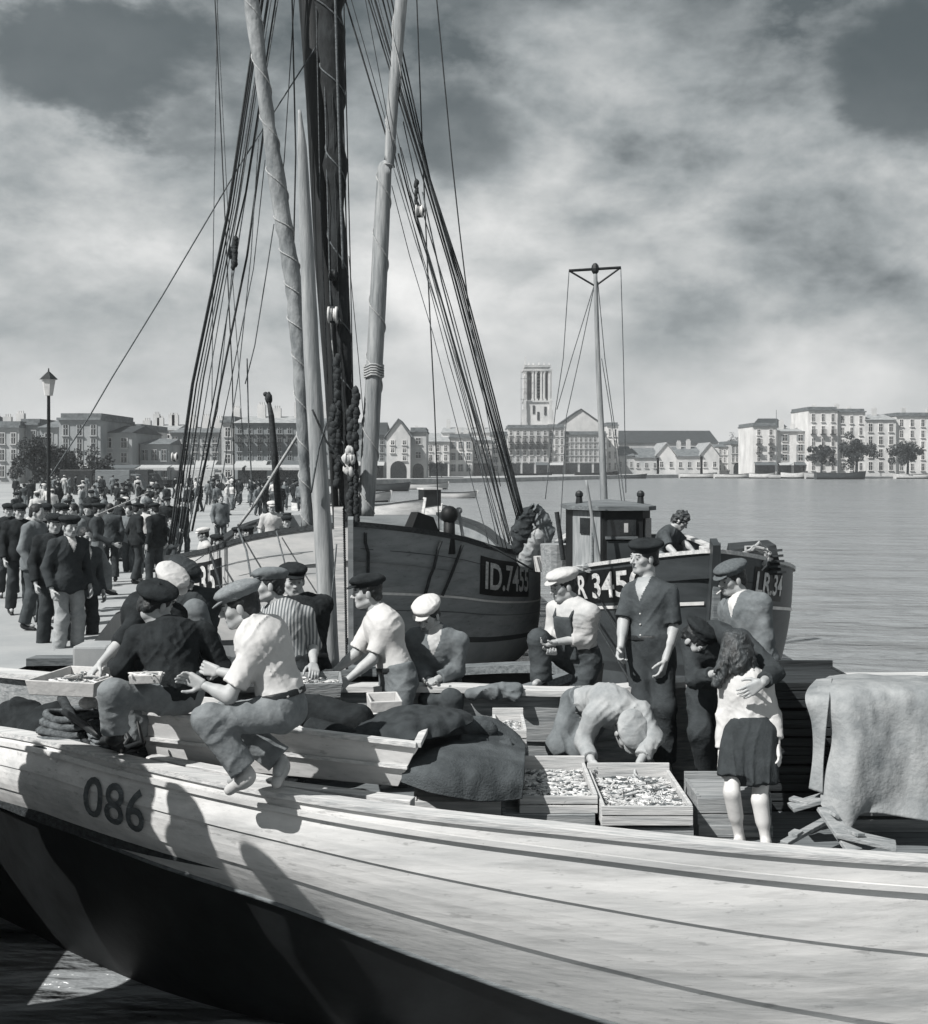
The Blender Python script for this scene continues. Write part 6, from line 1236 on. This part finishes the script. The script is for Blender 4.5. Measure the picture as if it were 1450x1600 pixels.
# ------------------------------------------------------------------ people on the quay: a few built figures, copied
def standing(label, top, bottom, hat, hatm, jacket=0, walk=0, yaw=0, sit=False, res=2.0, arms=0, sleeve=1.9, vneck=None, hair='hair', s=1.0):
    f = yawv(yaw); l_ = np.cross([0, 0, 1.], f); u = np.array([0, 0, 1.]); q = lambda x, y, z_: tuple(l_*x+f*y+u*z_)+('w',)
    sw = walk
    return person(label, pel=(0, 0, .92*s, 'w')[:3]+('w',), neck=q(0, .02, 1.40*s), head=q(0, .06, 1.56*s), hd=(yaw, 5, 0), cy=yaw, aL=(q(.24, -.04-sw*.1, 1.10*s), q(.23, .08-sw*.2+arms, (.86+arms)*s)), aR=(q(-.24, -.04+sw*.1, 1.10*s), q(-.23, .08+sw*.2+arms, (.86+arms)*s)),
                  lL=(q(.1, .06+sw*.15, .50*s), q(.11, sw*.25, .09*s)), lR=(q(-.1, .06-sw*.1, .50*s), q(-.11, -sw*.3, .10*s)), top=top, jm=top, bottom=bottom, hat=hat, hatm=hatm, jacket=jacket, res=res, sleeve=sleeve, vneck=vneck, hair=hair, s=s, group='people standing about the quay', belt=res < 2)[0]
def place(o, px, Y, label, rz, z_=None, s=1.0, first=False):
    if first: r = o; kids = []
    else:
        r = o.copy(); COL.objects.link(r)
        for ch in o.children: c = ch.copy(); COL.objects.link(c); c.parent = r
    p = GX(px, Y, (qz(Y) if z_ is None else z_)); r.location = p; r.rotation_euler = (0, 0, R(rz)); r.scale = (s, s, s); r['label'] = label; return r
pr = {
 'A': standing('x', 'navy', 'lgrey', 'beret', 'black', .2, 0, res=1.2, vneck='white'), 'B': standing('x', 'dgrey', 'navy', None, 'black', .22, 0, res=1.2, vneck='cream'), 'C': standing('x', 'white', 'mgrey', None, 'black', 0, .6, res=1.5, sleeve=.9),
 'D': standing('x', 'black', 'navy', 'flat', 'black', .2, .3), 'E': standing('x', 'navy', 'mgrey', 'beret', 'black', 0, .8, arms=.1), 'F': standing('x', 'cream', 'lgrey', 'flat', 'white', 0, .4, sleeve=.9), 'G': standing('x', 'mgrey', 'dgrey', None, 'black', .2, .2)}
used = set()
def put(k, px, Y, label, rz, **kw): place(pr[k], px, Y, label, rz, first=k not in used, **kw); used.add(k)
put('A', 106, 13, 'man in black beret and open dark jacket at the left edge of the quay', 45, z_=1.2); put('B', 130, 14.2, 'bareheaded man in dark suit beside the man in the black beret', 50, z_=1.0); put('D', 84, 13.6, 'dark figure cut by the left edge behind the man in the beret', 30, z_=1.2)
put('C', 158, 26.5, 'man in white shirt walking away with his back to us on the quay', 170); put('D', 186, 30, 'dark suited man right of the walking white shirt', 120); put('G', 203, 27, 'man in grey jacket facing us among the quay crowd', -10); put('E', 219, 28, 'man in black jersey bending his arms by the shrouds', 80); put('D', 233, 27, 'tall man in black coat just left of the shrouds', 160)
put('F', 196, 34, 'man in pale shirt glimpsed between two dark suits', 20); put('E', 254, 24, 'short dark figure standing between the shrouds', -40, s=.85); put('G', 266, 26, 'small figure right of the short dark one between the shrouds', 20, s=.8); put('C', 243, 33, 'white shirted man half hidden by the tall black coat', 60)
put('F', 322, 20.5, 'man in pale shirt and hat on the quay behind the lugger rail', -60, z_=.55); put('D', 334, 20, 'dark figure beside the man in pale shirt behind the rail', 70, z_=.45)
put('F', 425, 23, 'man in white standing by the slanting post', 10, z_=.95); put('G', 344, 33, 'grey figure alone on the open paving', 30); put('E', 368, 24, 'dark figure crouched behind the lugger rail', 60, z_=.35); put('D', 392, 23.5, 'dark figure left of the slanting post behind the rail', -80, z_=.4); put('D', 447, 22, 'dark capped figure right of the slanting post', 20, z_=.7); put('G', 405, 24, 'grey figure just left of the man in white', 40, z_=.5)
for k, px, Y, lab, rz in [('D', 92, 17, 'dark capped man close behind the three men at the left edge', 60), ('G', 118, 19.5, 'grey jacketed man behind the bareheaded man in dark suit', -30), ('E', 150, 20.5, 'man in black jersey standing before the walking white shirt', 100), ('D', 70, 16, 'dark capped man at the very left edge of the quay', 20), ('B', 172, 24, 'bareheaded man in dark suit just right of the white shirt', 200),
      ('D', 212, 23.5, 'dark capped man in the middle of the near crowd', 130), ('C', 226, 25, 'white shirt glimpsed between dark backs in the near crowd', 190), ('D', 244, 23, 'dark capped man beside the foot of the left shrouds', 240), ('E', 138, 23, 'black jersey and beret behind the bareheaded suit', 10), ('G', 52, 15, 'grey jacketed man outside the photographed edge at left', 80), ('D', 30, 17, 'dark capped man well left of the street lamp', 30), ('F', 60, 22, 'pale shirted man left of the street lamp', 30), ('D', 12, 20, 'dark capped man at the far left of the view', 30)]:
    put(k, px, Y, lab, rz)
rr = random.Random(21); n_ = 0
for k in range(110):
    px = rr.choice([rr.uniform(20, 250), rr.uniform(60, 250), rr.uniform(260, 470), rr.uniform(280, 470)]); Y = rr.choice([rr.uniform(30, 55), rr.uniform(48, 100), rr.uniform(48, 100)]); t = rr.choice('CDEFGDGDD')
    if px > 300 and Y < 55: Y += 25
    desc = {'C': 'white shirted', 'D': 'dark suited', 'E': 'black jerseyed', 'F': 'pale shirted', 'G': 'grey jacketed'}[t]
    wh_ = 'among the crowd under the quay trees' if px < 170 else 'among the crowd left of the shrouds' if px < 260 else 'in the far crowd between the shrouds' if px < 360 else 'in the far crowd by the slanting post'
    put(t, px, Y, 'tiny distant %s person %s' % (desc, wh_), rr.uniform(0, 360), s=rr.uniform(.9, 1.02))
# unseen people on the near quay; the last ones added to shade the hull
for k, x, Y, lab, rz in (('D', -2.56, 4.96, 'man in dark cap standing outside the left edge near the camera', 40), ('D', -2.80, 5.3, 'second dark capped man outside the left edge near the camera', 20), ('A', -3.06, 5.5, 'man in beret outside the left edge above the bow', 60), ('G', -3.30, 5.66, 'bareheaded man outside the left edge above the bow', 10), ('B', -3.56, 5.8, 'man in dark suit outside the left edge', 10), ('E', -3.85, 6.0, 'man in black jersey farthest outside the left edge', 70), ('D', -3.35, 5.1, 'third dark capped man, unseen, added behind the others to shade the hull', 70), ('G', -2.98, 5.12, 'grey jacketed man, unseen, added behind the man in beret to shade the hull', 0), ('D', -3.2, 5.38, 'fourth dark capped man, unseen, added to the group to shade the hull', 0), ('B', -3.62, 5.5, 'second man in dark suit, unseen, added to shade the hull', 0), ('E', -3.45, 5.7, 'second man in black jersey, unseen, added to shade the hull', 0), ('G', -3.72, 5.95, 'second grey jacketed man, unseen, added to shade the hull', 0), ('D', -3.15, 5.6, 'fifth dark capped man, unseen, added to shade the hull', 0)):
    put(k, x/Y*FX+725, Y, lab, rz, z_=1.5)
print('PERSON WARN', WARN)
